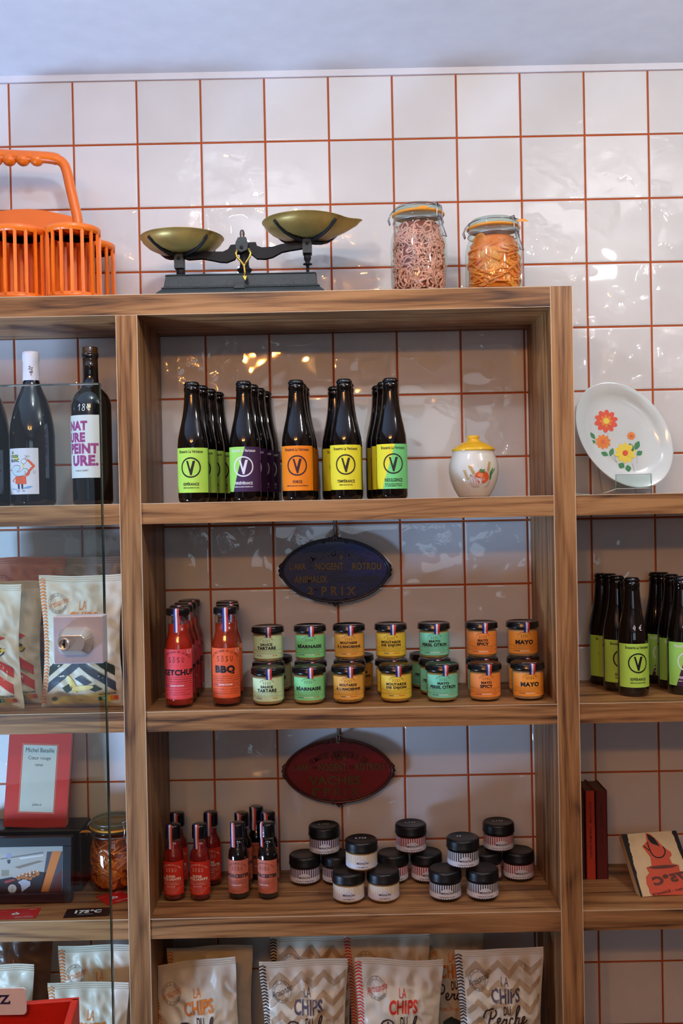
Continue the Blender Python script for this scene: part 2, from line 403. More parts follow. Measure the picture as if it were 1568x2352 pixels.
struct('wall_left', MB().box(XL - .1, XL, YB, YW + .12, 0, ZC, m_room))
struct('wall_right', MB().box(XR, XR + .1, YB, YW + .12, 0, ZC, m_room))
struct('wall_rear', MB().box(XL, XR, YB - .1, YB, 0, ZC, m_room))
# caulk bead between the tiles and the ceiling
struct('trim_1', MB().prism([(XL, GZ0 + T - .001), (XR, GZ0 + T - .001), (XR, ZC), (XL, ZC)], YW - .004, YW + .006, m_ceil))

# shelving unit
YS = 1.8575
ZT = CZ + .3957; ZU = CZ + .3575
SH = [(CZ + .0061, CZ - .0323), (CZ - .3838, CZ - .4212), (CZ - .7728, CZ - .8106), (CZ - 1.1618, CZ - 1.2000), (CZ - 1.5, CZ - 1.538)]
XLI, XRI, XRO = -.3756, .3942, .4350; XLO = XLI - .0400
wx = wood('walnut_along', 0); wz = wood('walnut_upright', 2); wd = wood('walnut_side', 2)
m_edge = mat('pale_edge_banding', (216, 186, 150), 0.5)
unit = thing('shelving_unit', 'walnut brown wooden shelving unit with three bays standing against the tiled wall', 'shelves', (0, YS, 0))
def board(name, x0, x1, y0, y1, z0, z1, m, edges=''):
    mb = MB(); e = .0009
    mb.box(x0, x1, y0 - YS, y1 - YS, z0, z1, m)
    if 't' in edges: mb.box(x0, x1, y0 - YS - e * .5, y0 - YS + e, z1 - e, z1 + e * .3, m_edge)
    if 'b' in edges: mb.box(x0, x1, y0 - YS - e * .5, y0 - YS + e, z0 - e * .3, z0 + e * .6, m_edge)
    if 'l' in edges: mb.box(x0 - e * .3, x0 + e, y0 - YS - e * .5, y0 - YS + e, z0, z1, m_edge)
    if 'r' in edges: mb.box(x1 - e, x1 + e * .3, y0 - YS - e * .5, y0 - YS + e, z0, z1, m_edge)
    return mb.build(name, unit)
XBL, XBR = -1.21, 1.225
YE = YW - .0006
board('top_board', XBL, XRI, YS, YE, ZU, ZT, wx, 'tb')
board('upright', XRI, XRO, YS, YE, .0, ZT, wz, 'lr')
board('upright', XLO, XLI, YS, YE, .0, ZU, wz, 'lr')
board('upright', XBL - .04, XBL, YS, YE, .0, ZT, wz, 'lr')
board('upright', XBR, XBR + .04, YS, YE, .0, SH[0][0], wz, 'lr')
for a, b in SH:
    board('shelf', XLI, XRI, YS + .0015, YE, b, a, wx, 't')
    board('shelf', XBL, XLO, YS + .0015, YE, b, a, wx, 't')
    board('shelf', XRO, XBR, YS + .0015, YE, b, a, wx, 't')

# ------------------------------------------------------------------ glass cabinet door with lock, counter, red tray
YG = 1.24
ct = thing('counter', 'low dark service counter under the glass panel', 'counter', (-1.0, 1.0, 0))
CX0 = .14
MB().box(CX0 + .02, .73, -.35, .40, 0, .76, mat('dark_laminate', (60, 46, 40), .5), ).build('base', ct)
MB().box(CX0, .75, -.37, .42, .76, .80, mat('counter_top', (92, 86, 84), .3)).build('worktop', ct, .003)
ptl = at(-700, 893, YG); ptr = at(228, 879.5, YG)
zt = ptr.z
gp = thing('glass_panel', 'clear frameless glass panel with a metal lock in front of the left shelves', 'glass panel', (ptr.x, YG, .8))
pane = MB().box(-.54, 0, 0, .008, 0, zt - .8, thin_glass('pane_glass', (244, 250, 247), 1.5))
pane.box(-.0012, .0002, .0002, .0078, 0, zt - .8, mat('glass_edge_green', (26, 62, 60), .15, coat=.5))
pane.box(-.54, 0, .0002, .0078, zt - .8 - .0012, zt - .8 + .0002, mat('glass_edge_pale', (120, 140, 140), .15, coat=.5))
pane.build('pane', gp)
m_steel = mat('brushed_steel', (206, 208, 218), .38, metal=.25, bump=.1, bscale=300); m_steel2 = mat('satin_nickel', (196, 194, 184), .28, metal=.55)
lc = at(179.5, 1470, YG - .0226)
lk = MB().box(-.0305, .0305, -.0226, 0, -.0292, .0292, m_steel, None)
lock = lk.build('lock_housing', gp, .0012); lock.location = (lc.x - ptr.x, 0, lc.z - .8)
def stadium(w, h, n=10):
    r = h / 2 * .98; hw = w / 2; pts = []
    for k in range(n + 1): a = -PI / 2 + PI * k / n; pts.append((hw - r * .62 + r * .62 * math.cos(a), r * math.sin(a)))
    for k in range(n + 1): a = PI / 2 + PI * k / n; pts.append((-hw + r * .62 + r * .62 * math.cos(a), r * math.sin(a)))
    return pts
cy_ = MB(); A = stadium(.044, .034); B = stadium(.033, .019); n = len(A)
vs = [(x, 0, z) for x, z in A] + [(x, -.004, z) for x, z in A] + [(x, -.021, z) for x, z in B]
fs = [(i, (i + 1) % n, n + (i + 1) % n, n + i) for i in range(n)] + [(n + i, n + (i + 1) % n, 2 * n + (i + 1) % n, 2 * n + i) for i in range(n)] + [tuple(range(2 * n, 3 * n))]
cy_.add(vs, fs, m_steel2, False)
kc = cy_.build('cylinder_guard', lock, .0006); kc.location = (-.003, -.0226, -.001)
Mx = Matrix.Rotation(PI / 2, 4, 'X')
kk = MB().lathe([(.0072, 0), (.0072, .0012), (.0064, .0016), (.0058, .0008), (.0002, .0009)], m_steel2, 32, Matrix.Translation((-.008, -.0212, -.001)) @ Mx)
kk.box(-.0010 - .008, .0010 - .008, -.0226, -.0219, -.0052, .0042, BLACK); kk.box(-.0024 - .008, .0010 - .008, -.0226, -.0219, -.0022, .0002, BLACK)
kk.build('keyhole', lock).location = (-.003, -.0226 + .0, -.001)
# red tray and card
m_red = mat('red_plastic', (196, 34, 14), .4)
rb = at(174, 2309, 1.10)
rt = thing('tray', 'bright red open tray at the bottom left corner in front of the glass panel', 'tray', (rb.x - .13, 1.10, .80), .12)
hh = rb.z - .80
t_ = MB().box(-.17, .13, -.004, .004, 0, hh, m_red).box(.122, .13, -.19, 0, 0, hh, m_red).box(-.17, -.162, -.19, 0, 0, hh, m_red).box(-.17, .13, -.194, -.186, 0, hh - .03, m_red).box(-.17, .13, -.19, 0, 0, .006, m_red)
t_.build('bin', rt, .001)
zc0 = at(-22, 2262, 1.094); zc1 = at(61, 2321, 1.094)
wc = thing('price_card', 'white rounded card with a dark blue letter Z standing at the red tray', 'card', (zc0.x, 1.094, zc1.z - .004))
w_ = zc1.x - zc0.x; h_ = zc0.z - zc1.z
def rrect(x0, y0, x1, y1, r, n=5):
    p = []
    for cx, cy, a in ((x1 - r, y1 - r, 0), (x0 + r, y1 - r, PI / 2), (x0 + r, y0 + r, PI), (x1 - r, y0 + r, 1.5 * PI)):
        for k in range(n + 1): p.append((cx + r * math.cos(a + k * PI / 2 / n), cy + r * math.sin(a + k * PI / 2 / n)))
    return p
pc = MB().prism(rrect(0, 0, w_, h_, .004), -.001, .001, mat('white_card', (232, 232, 236), .4))
pc.build('card', wc)
lt = Cv(0); navy = paper(28, 32, 84)
zx = at(11, 2315, 1.094).x - zc0.x; ze = at(21, 2315, 1.094).x - zc0.x; zy0 = at(12, 2305, 1.094).z - wc.location.z; zy1 = at(12, 2284, 1.094).z - wc.location.z
zw = ze - zx + .0
lt.text('Z', (zx + ze) / 2 - .002, (zy0 + zy1) / 2, .0115, zy1 - zy0, navy, 1, .03)
lt.rect((zx + ze) / 2 - .0078, zy1 - .0025, (zx + ze) / 2 - .0062, zy1 - .0005, navy, 1)
lt.rect((zx + ze) / 2 - .0078, zy1 - .0035, (zx + ze) / 2 - .0064, zy1, navy, 1); lt.rect((zx + ze) / 2 + .0026, zy0, (zx + ze) / 2 + .0042, zy0 + .0035, navy, 1)
MB().canvas(lt, lambda x, y, z: (x, -.0012 - z, y)).build('letter', wc)

# ------------------------------------------------------------------ beer bottles
m_brown = mat('brown_bottle_glass', (14, 8, 6), .06, coat=.6, spec=.6); m_cap = mat('black_crown_cap', (14, 14, 16), .22, coat=.3)
RB = .0292
beer_prof = [(.0225, 0.0), (.0262, .0006), (.0284, .004), (RB, .010), (RB, .100), (.0288, .110), (.0279, .120), (.0258, .130), (.0240, .139), (.0214, .150), (.0192, .161), (.0170, .175), (.0156, .188), (.0146, .202), (.0142, .2085), (.0150, .2098), (.0151, .2165), (.0143, .2185), (.0128, .2200), (.0128, .223)]
def beer_label(kind):
    cols = {'esp': ((192, 236, 92), None, BLACK, BLACK), 'per': ((170, 232, 104), (62, 30, 74), WHITE, WHITE), 'for': ((252, 138, 8), None, paper(48, 20, 44), paper(48, 20, 44)),
            'tem': ((246, 232, 52), None, paper(44, 34, 24), BLACK), 'ind': ((246, 232, 52), (124, 222, 134), paper(34, 40, 24), BLACK)}
    names = {'esp': ('ESPÉRANCE', ['BIÈRE BLONDE IPA BIO']), 'per': ('PERSÉVÉRANCE', ['BIÈRE BLONDE LÉGÈRE BIO']), 'for': ('FORCE', ['BIÈRE BLONDE DE CARACTÈRE BIO']),
             'tem': ('TEMPÉRANCE', ['BIÈRE BLONDE BIO']), 'ind': ('INDULGENCE', ['BIÈRE BLONDE LÉGÈRE BIO', 'AU GINGEMBRE CITRON'])}
    c1, c2, ink, ink2 = cols[kind]; c = Cv(.0025); y0, y1 = .0185, .1025; hw = RB * math.radians(78)
    c.rect(-hw, y0, hw, y1, paper(*c1), 0)
    if c2: c.poly([(-.0215, y0), (hw, y0), (hw, y1), (.0035, y1)], paper(*c2), 1)
    c.text('Brasserie La Vertueuse', 0, .0955, .048, .0058, ink, 2, .018)
    cy = .0655; c.ring(0, cy, .0166, .0192, ink, 2)
    c.poly([(-.0082, cy + .0125), (-.0048, cy + .0125), (-.0006, cy - .0035), (.0040, cy + .0125), (.0086, cy + .0125), (.0018, cy - .0145), (-.0010, cy - .0145)], ink, 2)
    nm, sub = names[kind]
    c.text(nm, 0, .0350, {'FORCE': .017, 'ESPÉRANCE': .030}.get(nm, .034), .0066 if kind != 'for' else .0056, ink2, 2, .03)
    for i, t in enumerate(sub): c.text(t, 0, .0278 - i * .0037, {'esp': .030, 'per': .035, 'for': .042, 'tem': .025, 'ind': .033}[kind], .0026, ink2, 2, .03)
    return c
def crown(mb, z):
    mb.lathe([(.0138, z - .0015, 0), (.0146, z - .0008, .045), (.0142, z + .0022, .035), (.0132, z + .0045, .006), (.0122, z + .0062), (.0095, z + .0068), (.0001, z + .0069)], m_cap, 84)
beer = {}; beer_mesh = None
def make_beer(kind, label, loc, group):
    t = thing('beer_bottle', label, 'bottle', loc, 0, group)
    global beer_mesh
    if beer_mesh is None:
        g = MB().lathe(beer_prof, m_brown, 40).build('glass', t); cm = MB(); crown(cm, .2215); k = cm.build('crown_cap', t); beer_mesh = (g.data, k.data)
    else:
        for nme, d in zip(('glass', 'crown_cap'), beer_mesh):
            o = bpy.data.objects.new(nme, d); COL.objects.link(o); o.parent = t
    MB().canvas(beer_label(kind), wrap(RB)).build('label', t)
    return t
Z1 = SH[0][0]; Z2 = SH[1][0]; Z3 = SH[2][0]; Z4 = SH[3][0]
def put_beer(kind, desc, p, rz, label, group):
    if kind not in beer: o = beer[kind] = make_beer(kind, label, p, group); o.rotation_euler.z = rz
    else: o = dup(beer[kind], p, rz, label, group)
    return o
ORD = ['first', 'second', 'third', 'fourth']
files = [('esp', 445.5, .0085, 4, 'lime green labelled', -.03), ('per', 564.5, .0085, 4, 'lime and purple labelled', -.03), ('for', 684.5, .0035, 3, 'orange labelled', .02), ('tem', 795, -.009, 3, 'yellow labelled', 0.0), ('ind', 901, -.0085, 3, 'yellow and green labelled', .05)]
for kind, px, dx, n, d, rz in files:
    for i in range(n):
        y = 1.889 + i * .0588
        if kind in ('for', 'tem', 'ind') and i == 1: pass
        p = Vector((ray(px, 1140).x * 1.889 + (dx * i if not (kind == 'tem' and i == 1) else .004), y, Z1))
        pos = ['front of its row', 'second from the front', 'third from the front', 'last at the back'][i]
        put_beer(kind, d, p, rz + (0.1 * i if i else 0), '%s beer bottle in the middle bay, %s' % (d, pos), 'beer bottles on the top shelf of the middle bay')
def price_stroke(cv, s, x, y, h, m, lay=3, w=.0011):
    G = {'4': [[(.45, 1), (.1, .35), (.5, .4)], [(.55, .75), (.4, 0)]], '1': [[(.1, .6), (.45, 1), (.3, 0)]], '8': [[(.6, .85), (.3, 1), (.15, .75), (.5, .45), (.45, .05), (.1, .05), (.1, .35), (.55, .7), (.6, .85)]],
         '5': [[(.65, 1), (.25, .95), (.2, .6), (.5, .5), (.45, .1), (.1, .05)]], '6': [[(.5, 1), (.1, .4), (.3, 0), (.5, .25), (.15, .4)]], ',': [[(.25, .15), (.15, -.15)]], '.': [[(.2, .05), (.25, .0)]], '9': [[(.5, .8), (.25, 1), (.15, .7), (.5, .75), (.35, 0)]],
         '€': [[(.75, .95), (.4, .9), (.2, .45), (.35, .05), (.7, .1)], [(.0, .58), (.6, .62)], [(.0, .38), (.55, .42)]]}
    for ch in s:
        if ch in G:
            for st in G[ch]: cv.stroke([(x + a * h * .8, y + b * h) for a, b in st], w, m, lay)
            x += h * (.68 if ch not in ',.' else .35)
        else: x += h * .4
    return cv
def neck_map(prof, rot=0.0, e=.0006):
    def rad(z):
        for a, b in zip(prof, prof[1:]):
            if a[1] <= z <= b[1]: return a[0] + (b[0] - a[0]) * (z - a[1]) / max(1e-6, b[1] - a[1])
        return prof[-1][0]
    R0 = max(p[0] for p in prof)
    def fn(x, y, z):
        r = rad(y); a = x / max(r, .3 * R0) + rot; return (math.sin(a) * (r + z + e), -math.cos(a) * (r + z + e), y)
    return fn
# right bay rows
pe = stand(1450, 1602, -.3838, RB)
capx = [1446, 1415, 1399, 1381]
for i in range(4):
    y = pe.y + i * .0560; y = min(y, 2.062)
    p = Vector((ray(capx[i] + (4 if i == 0 else 0), 1320).x * y, y, Z2))
    o = put_beer('esp', '', p, .05 + .02 * i, 'lime green labelled beer bottle in the right bay, ' + ['front one priced 4€', 'second from the front', 'third from the front', 'at the back beside the upright'][i], 'beer bottles on the right bay shelf')
    if i == 0:
        c = Cv(.002); price_stroke(c, '4 €', -.008, .1275, .0105, m_iron_white); MB().canvas(c, neck_map(beer_prof)).build('price_mark', o)
pe2 = stand(1564, 1598, -.3838, RB)
capx = [1562, 1541, 1519, 1506]
for i in range(4):
    y = min(pe2.y + i * .0560, 2.062)
    p = Vector((ray(capx[i] + (2 if i == 0 else 0), 1320).x * y, y, Z2))
    o = put_beer('per', '', p, .0 + .02 * i, 'lime and purple labelled beer bottle at the right edge, ' + ['front of its row', 'second from the front', 'third from the front', 'at the back'][i], 'beer bottles on the right bay shelf')
    if i == 0:
        c = Cv(.002); price_stroke(c, '4 €', -.008, .1275, .0105, m_iron_white); MB().canvas(c, neck_map(beer_prof)).build('price_mark', o)

# ------------------------------------------------------------------ wine bottles (left bay, top shelf)
m_wine = mat('dark_wine_glass', (10, 9, 12), .05, coat=.7, spec=.6)
m_wlabel = paper(226, 222, 226)
def wine_burg(loc, label, art, capsule=True):
    t = thing('wine_bottle', label, 'bottle', loc, 0, 'wine bottles behind the glass')
    R = .0418
    prof = [(.030, 0), (.0375, .0006), (.0408, .005), (R, .012), (R, .135), (.0400, .155), (.0360, .176), (.0300, .200), (.0225, .217), (.0172, .230), (.0150, .2385), (.0146, .252), (.0143, .275), (.0143, .290)]
    MB().lathe(prof, m_wine, 56).build('glass', t)
    if capsule:
        cp = MB().lathe([(.0158, .2385), (.0160, .240), (.0152, .260), (.0149, .2745), (.0158, .2765), (.0160, .287), (.0152, .2925), (.0142, .2938), (.0001, .294)], mat('white_capsule', (226, 228, 236), .4), 40)
        c = Cv(.002); k = paper(30, 30, 34)
        for i in range(9): a = i * .7; c.ell(.0045 + .003 * math.cos(a * 1.7), .257 + .0015 * i * .6, .0009 + .0005 * (i % 2), .0009, k if i % 2 else paper(120, 120, 126), 1, 8)
        c.rect(.002, .2525, .0078, .2545, k, 1); c.rect(.0035, .247, .0062, .2515, paper(150, 150, 156), 1)
        cp.canvas(c, wrap(.0156)); cp.build('capsule', t)
    MB().canvas(art, wrap(R)).build('label', t)
    return t
def art_coude():
    c = Cv(.003); R = .0418
    def q(X, Y): return (R * math.asin(max(-.99, min(.99, (X - 360) / 4.6118 / 1203 / R))), .0222 + (1725 - Y) / 4.6118 / 1205)     # traced from the label
    c.rect(*q(153, 1727), *q(484, 1247), m_wlabel, 0)
    ylw = paper(214, 220, 110); ink = paper(34, 34, 46); org = paper(232, 96, 56); blu = paper(120, 170, 214); pale = paper(206, 222, 228)
    for x, y, rx, ry in ((212, 1292, 14, 16), (235, 1330, 50, 16), (262, 1362, 30, 18)): c.ell(*q(x, y), rx / 5557, ry / 5557, ylw, 1)
    c.text('LE', *q(212, 1290), 30 / 5557, 26 / 5557, ink, 3, .02); c.text('COUDE', *q(230, 1330), 112 / 5557, 30 / 5557, ink, 3, .02); c.text('BLANC', *q(236, 1374), 122 / 5557, 34 / 5557, ink, 3, .02)
    head = [q(*p) for p in ((195, 1470), (215, 1435), (265, 1422), (300, 1440), (290, 1475), (262, 1492), (300, 1490), (340, 1462), (372, 1465), (386, 1485), (370, 1510), (330, 1532), (270, 1538), (225, 1520))]
    c.poly(head, pale, 2); c.stroke(head + [head[0]], .0005, ink, 3)
    c.ell(*q(178, 1472), 11 / 5557, 12 / 5557, paper(214, 80, 60), 3)
    c.poly([q(*p) for p in ((245, 1540), (362, 1535), (366, 1622), (240, 1618))], org, 2)
    c.poly([q(*p) for p in ((360, 1545), (350, 1490), (388, 1478), (425, 1435), (372, 1372), (386, 1360), (455, 1435), (408, 1490), (395, 1530))], org, 2)
    c.poly([q(*p) for p in ((245, 1545), (200, 1585), (225, 1600), (235, 1595), (215, 1583), (248, 1562))], org, 2)
    c.poly([q(*p) for p in ((268, 1620), (290, 1620), (292, 1672), (272, 1672))], paper(50, 52, 76), 2); c.poly([q(*p) for p in ((308, 1620), (330, 1620), (330, 1672), (312, 1672))], paper(50, 52, 76), 2)
    c.poly([q(*p) for p in ((330, 1660), (400, 1640), (430, 1648), (390, 1668), (340, 1672))], blu, 2); c.poly([q(*p) for p in ((190, 1665), (262, 1672), (262, 1680), (200, 1676))], blu, 2)
    c.stroke([q(*p) for p in ((255, 1698), (285, 1680), (290, 1696), (262, 1700))], .0005, ink, 3); c.stroke([q(*p) for p in ((315, 1680), (350, 1694), (318, 1697))], .0005, ink, 3)
    c.poly([q(*p) for p in ((310, 1395), (325, 1368), (352, 1360), (372, 1385), (345, 1412))], paper(226, 230, 232), 2); c.stroke([q(*p) for p in ((310, 1395), (325, 1368), (352, 1360), (372, 1385), (345, 1412), (310, 1395))], .0005, ink, 3)
    c.poly([q(*p) for p in ((328, 1412), (342, 1414), (336, 1462), (330, 1462))], ylw, 3)
    for p in (((352, 1352), (372, 1338)), ((360, 1366), (380, 1350)), ((352, 1322), (385, 1345)), ((378, 1320), (402, 1342))): c.stroke([q(*a) for a in p], .0005, ink, 3)
    for p in (((440, 1475), (436, 1495), (428, 1506)), ((460, 1482), (452, 1505), (440, 1516))): c.stroke([q(*a) for a in p], .0005, ink, 3)
    for y in (1552, 1572, 1592): c.ell(*q(303, y), .0004, .0004, ink, 3, 8)
    return c
YV = 1.905
p = at(78, 1150, YV); wine_burg((p.x, YV, Z1), 'dark wine bottle with a white neck capsule and a cartoon figure drinking on its label', art_coude()).rotation_euler.z = -.03
c = Cv(.003); c.rect(-.030, .022, .034, .1035, paper(206, 206, 200), 0); c.text('AN !', .0185, .0945, .0185, .0085, BLACK, 2, .0)
for i in range(9): c.ell(rnd.uniform(-.005, .03), rnd.uniform(.075, .088), .0004, .0004, BLACK, 2, 6)
c.ell(.020, .052, .012, .011, paper(196, 150, 140), 1); c.ell(.027, .052, .006, .013, paper(160, 60, 56), 2); c.ell(.012, .048, .009, .008, paper(208, 170, 150), 2)
c.stroke([(.0, .036), (.012, .033), (.028, .037)], .0008, paper(150, 120, 110), 2)
p = at(-26, 1150, YV); wine_burg((p.x, YV, Z1), 'dark green wine bottle with a grey label cut by the left picture edge', c, False)
p = at(214, 1150, YV)
t = thing('wine_bottle', 'straight shouldered dark wine bottle with large purple letters on a white label', 'bottle', (p.x, YV, Z1), 0, 'wine bottles behind the glass')
R = .0380; bprof = [(.028, 0), (.0345, .0006), (.0370, .004), (R, .010), (R, .188), (.0366, .198), (.0325, .208), (.0260, .216), (.0192, .2225), (.0160, .230), (.0148, .242), (.0144, .2795), (.0160, .281), (.0161, .2865)]
MB().lathe(bprof, m_wine, 56).build('glass', t)
MB().lathe([(.0161, .2865), (.0160, .2885), (.0148, .2895), (.0147, .299), (.0140, .3005), (.0001, .301)], mat('amber_neck', (70, 44, 16), .15, coat=.5), 40).build('stopper', t)
MB().lathe([(.01475, .243), (.0146, .262), (.01455, .2785)], mat('amber_neck_glass', (44, 28, 12), .1, coat=.5), 40).build('neck_foil', t)
c = Cv(.003); c.rect(-.0500, .0505, .0262, .1685, paper(236, 234, 228), 0)
pu = mat('purple_ink', (166, 60, 128), .6, var=.35, vscale=160)
for s_, x, y, w, h in (('NAT', -.0195, .1485, .0420, .0180), ('URE', -.0230, .1265, .0400, .0185), ('PEINT', -.0095, .1055, .0620, .0195), ('URE.', -.0062, .0828, .0540, .0205)): c.text(s_, x, y, w, h, pu, 2, .055)
c.text('CAMILLE HUBERT', -.012, .0640, .028, .0026, BLACK, 2)
MB().canvas(c, wrap(R)).build('label', t)
c = Cv(.002); price_stroke(c, '18€', -.0165, .1765, .0125, m_iron_white, 3, .0011); MB().canvas(c, neck_map(bprof)).build('price_mark', t)

# ------------------------------------------------------------------ sauce bottles and jars
m_clear = thin_glass('clear_glass', (250, 250, 250), 1.45)
m_lid = mat('black_metal_lid', (12, 12, 14), .25, coat=.3)
m_base = mat('thick_glass_base', (40, 20, 14), .1, coat=.6)
blue_s, white_s, red_s = paper(40, 40, 130), paper(232, 230, 232), paper(214, 54, 48)
def tricolor(parent, pts, w, ang, name='seal_strip'):
    # folded paper strip: pts are (radius, z); stripes side by side round the axis
    mb = MB()
    for k, m in enumerate((blue_s, white_s, red_s)):
        a0 = ang + (k - 1.5) * w / 3 / pts[-1][0]; a1 = a0 + w / 3 / pts[-1][0]; v = []; f = []
        x0, x1 = pts[-1][0] * math.sin(ang) + (k - 1.5) * w / 3, pts[-1][0] * math.sin(ang) + (k - .5) * w / 3
        for r, z in pts:
            for x in (x0, x1):
                yy = -math.sqrt(max(1e-9, r * r - x * x)) if abs(x) < r else 0
                v.append((x, yy, z))
        for i in range(len(pts) - 1): f.append((2 * i, 2 * i + 1, 2 * i + 3, 2 * i + 2))
        mb.add(v, f, m, True)
    return mb.build(name, parent)
def artisan(c, ink, cx, cy, w, h, arc=True):
    """ small arched line over the spaced maker's letters """
    if arc: c.arc('LES ARTISANS DE LA SAUCE', cx, cy - w * .75, w * 1.25, h * .42, ink, PI / 2 + .85, PI / 2 - .85)
    k = w / 4.3
    for i, ch in enumerate('SOSU'):
        c.text(ch, cx + (i - 1.5) * w / 3.6, cy - (.12 * h if ch == 'O' else 0), k * .62, h * (.78 if ch == 'O' else 1), ink, 2, .0 if w < .02 else .004)
    c.rect(cx - .5 * w / 3.6 - k * .32, cy + h * .44, cx - .5 * w / 3.6 + k * .32, cy + h * .54, ink, 2)
def lines(c, x0, x1, ys, m, t=.00022):
    for y in ys: c.rect(x0, y - t, x1, y + t, m, 2)
SZ = .0265
def tall_sauce(kind, label, loc, group, rot):
    t = thing('sauce_bottle', label, 'bottle', loc, 0, group)
    lab, ink, name, sauce = {'ket': ((238, 78, 84), BLACK, 'KETCHUP', (176, 34, 10)), 'bbq': ((240, 98, 46), BLACK, 'BBQ', (150, 40, 12))}[kind]
    ms = mat('sauce_' + kind, sauce, .25, coat=.8, var=.15, vscale=60)
    MB().lathe([(.0215, .0045), (.0255, .0075), (.0257, .018), (.0257, .116), (.0238, .126), (.0210, .134), (.0195, .142), (.0188, .158), (.0001, .158)], ms, 44).build('sauce', t)
    MB().lathe([(.0205, 0), (.0248, .0008), (SZ, .004), (SZ, .117), (.0246, .127), (.0218, .135), (.0203, .143), (.0200, .1765)], m_clear, 44).build('glass', t)
    MB().lathe([(.0214, .1755), (.0226, .1762), (.0228, .1775), (.0226, .1865), (.0216, .1885), (.0205, .1888), (.0192, .1880), (.0001, .1880)], m_lid, 48).build('cap', t)
    c = Cv(.0025); hw = SZ * math.radians(80); y0, y1 = .0175, .1125; c.rect(-hw, y0, hw, y1, paper(*lab), 0)
    artisan(c, paper(90, 26, 34) if kind == 'ket' else paper(96, 36, 18), 0, .0925, .031, .0105)
    if kind == 'ket': c.text(name, .004, .0685, .066, .0115, ink, 2, .05)
    else: c.text(name, 0, .0715, .040, .0165, ink, 2, .06)
    dk = paper(120, 34, 30)
    lines(c, -hw, hw, [.0595, .0470, .0400], dk)
    for i, s_ in enumerate(['TOMATES PLEIN CHAMPS FRANÇAISES - MIEL', 'SUCRE, VINAIGRE DE CIDRE DE NORMANDIE'] if kind == 'ket' else ['DOUCEMENT ÉPICÉE ET FUMÉE - TOMATES', 'FRANÇAISES (BIO) - AIL ET OIGNONS']): c.text(s_, 0, .0555 - i * .0045, .064, .0022, dk, 2)
    c.text('MONTÉE', -.0205, .0435, .012, .0021, blue_s, 2, .04); c.text('DANS NOTRE', .001, .0435, .026, .0021, WHITE, 2, .05); c.text('ATELIER', .0235, .0435, .013, .0021, paper(206, 50, 40), 2, .03)
    for i, s_ in enumerate(['LE JUS DE TOMATES, LE PLEIN D’ARÔMES', 'POUR UN MAX DE GOÛT', 'LE COUP DE CŒUR À TOUS LES COUPS'] if kind == 'ket' else ['NATURELLE FUMÉE', 'IDÉALE POUR VOS BBQ', 'EN MARINADE OU POUR DIPPER']): c.text(s_, 0, .0350 - i * .0042, .056 if i != 1 or kind == 'bbq' else .034, .0023, dk, 2)
    price_stroke(c, '5,9', .0215, .104, .0065, WHITE, 3, .0009)
    MB().canvas(c, wrap(SZ, rot)).build('label', t)
    tricolor(t, [(.017, .1892), (.0205, .1892), (.0226, .1887), (.0231, .1865), (.0231, .1765), (.0212, .172), (.0206, .165), (.0206, .1435)], .0105, .0 if kind == 'ket' else .1)
    return t
pk = stand(411.5, 1627, -.3838, SZ)
kx = [411.5, 420, 430, 438]; K0 = None
for i in range(4):
    y = 1.9085 + i * .0532; p = (ray(kx[i] - 1, 1500).x * y, y, Z2)
    L_ = 'tall red sauce bottle with pink label, ' + ['front of its row at the far left', 'second from the front in its row', 'third from the front in its row', 'last of its row, against the wall'][i]
    if i == 0: K0 = tall_sauce('ket', L_, p, 'pink labelled sauce bottles', -.05)
    else: dup(K0, p, (-.1 if i == 1 else .5), L_, 'pink labelled sauce bottles')
bx = [517, 523, 522]; 
for i in range(3):
    y = 1.9125 + i * .055; p = (ray(bx[i] + 2, 1500).x * y, y, Z2)
    L_ = 'tall red brown sauce bottle with orange label, ' + ['standing at the front', 'standing second in its row', 'at the back of its row'][i]
    if i == 0: B0 = tall_sauce('bbq', L_, p, 'orange labelled sauce bottles', .0)
    else: dup(B0, p, .3, L_, 'orange labelled sauce bottles')

def lid(z0, z1, R, m=m_lid):
    return [(R * .94, z0), (R * .99, z0 + .0006), (R, z0 + .0018), (R, z0 + .004), (R * .985, z0 + .0048), (R * .985, z1 - .003), (R * .955, z1 - .0008), (R * .90, z1), (R * .86, z1 - .0006), (R * .84, z1 - .0012), (R * .05, z1 - .0012), (.0001, z1 - .0012)]
JH = .0710; JR = .0298; LR = .0328
JK = {'tart': ((208, 232, 176), (214, 198, 140), ['SAUCE', 'TARTARE'], (.024, .038), 'pale green labelled'), 'bear': ((136, 220, 142), (214, 184, 112), ['BÉARNAISE'], (.052,), 'mint green labelled'),
      'anc': ((240, 176, 70), (206, 160, 80), ['MOUTARDE', 'À L’ANCIENNE'], (.034, .050), 'amber labelled'), 'dij': ((244, 206, 62), (220, 176, 74), ['MOUTARDE', 'DE DIJON'], (.040, .040), 'yellow labelled'),
      'cit': ((128, 220, 180), (206, 196, 116), ['MAYO', 'PERSIL CITRON'], (.022, .053), 'sea green labelled'), 'spi': ((250, 146, 60), (222, 176, 104), ['MAYO', 'SPICY'], (.020, .024), 'deep orange labelled'), 'may': ((252, 160, 50), (222, 190, 138), ['MAYO'], (.036,), 'light orange labelled')}
jarsD = {}
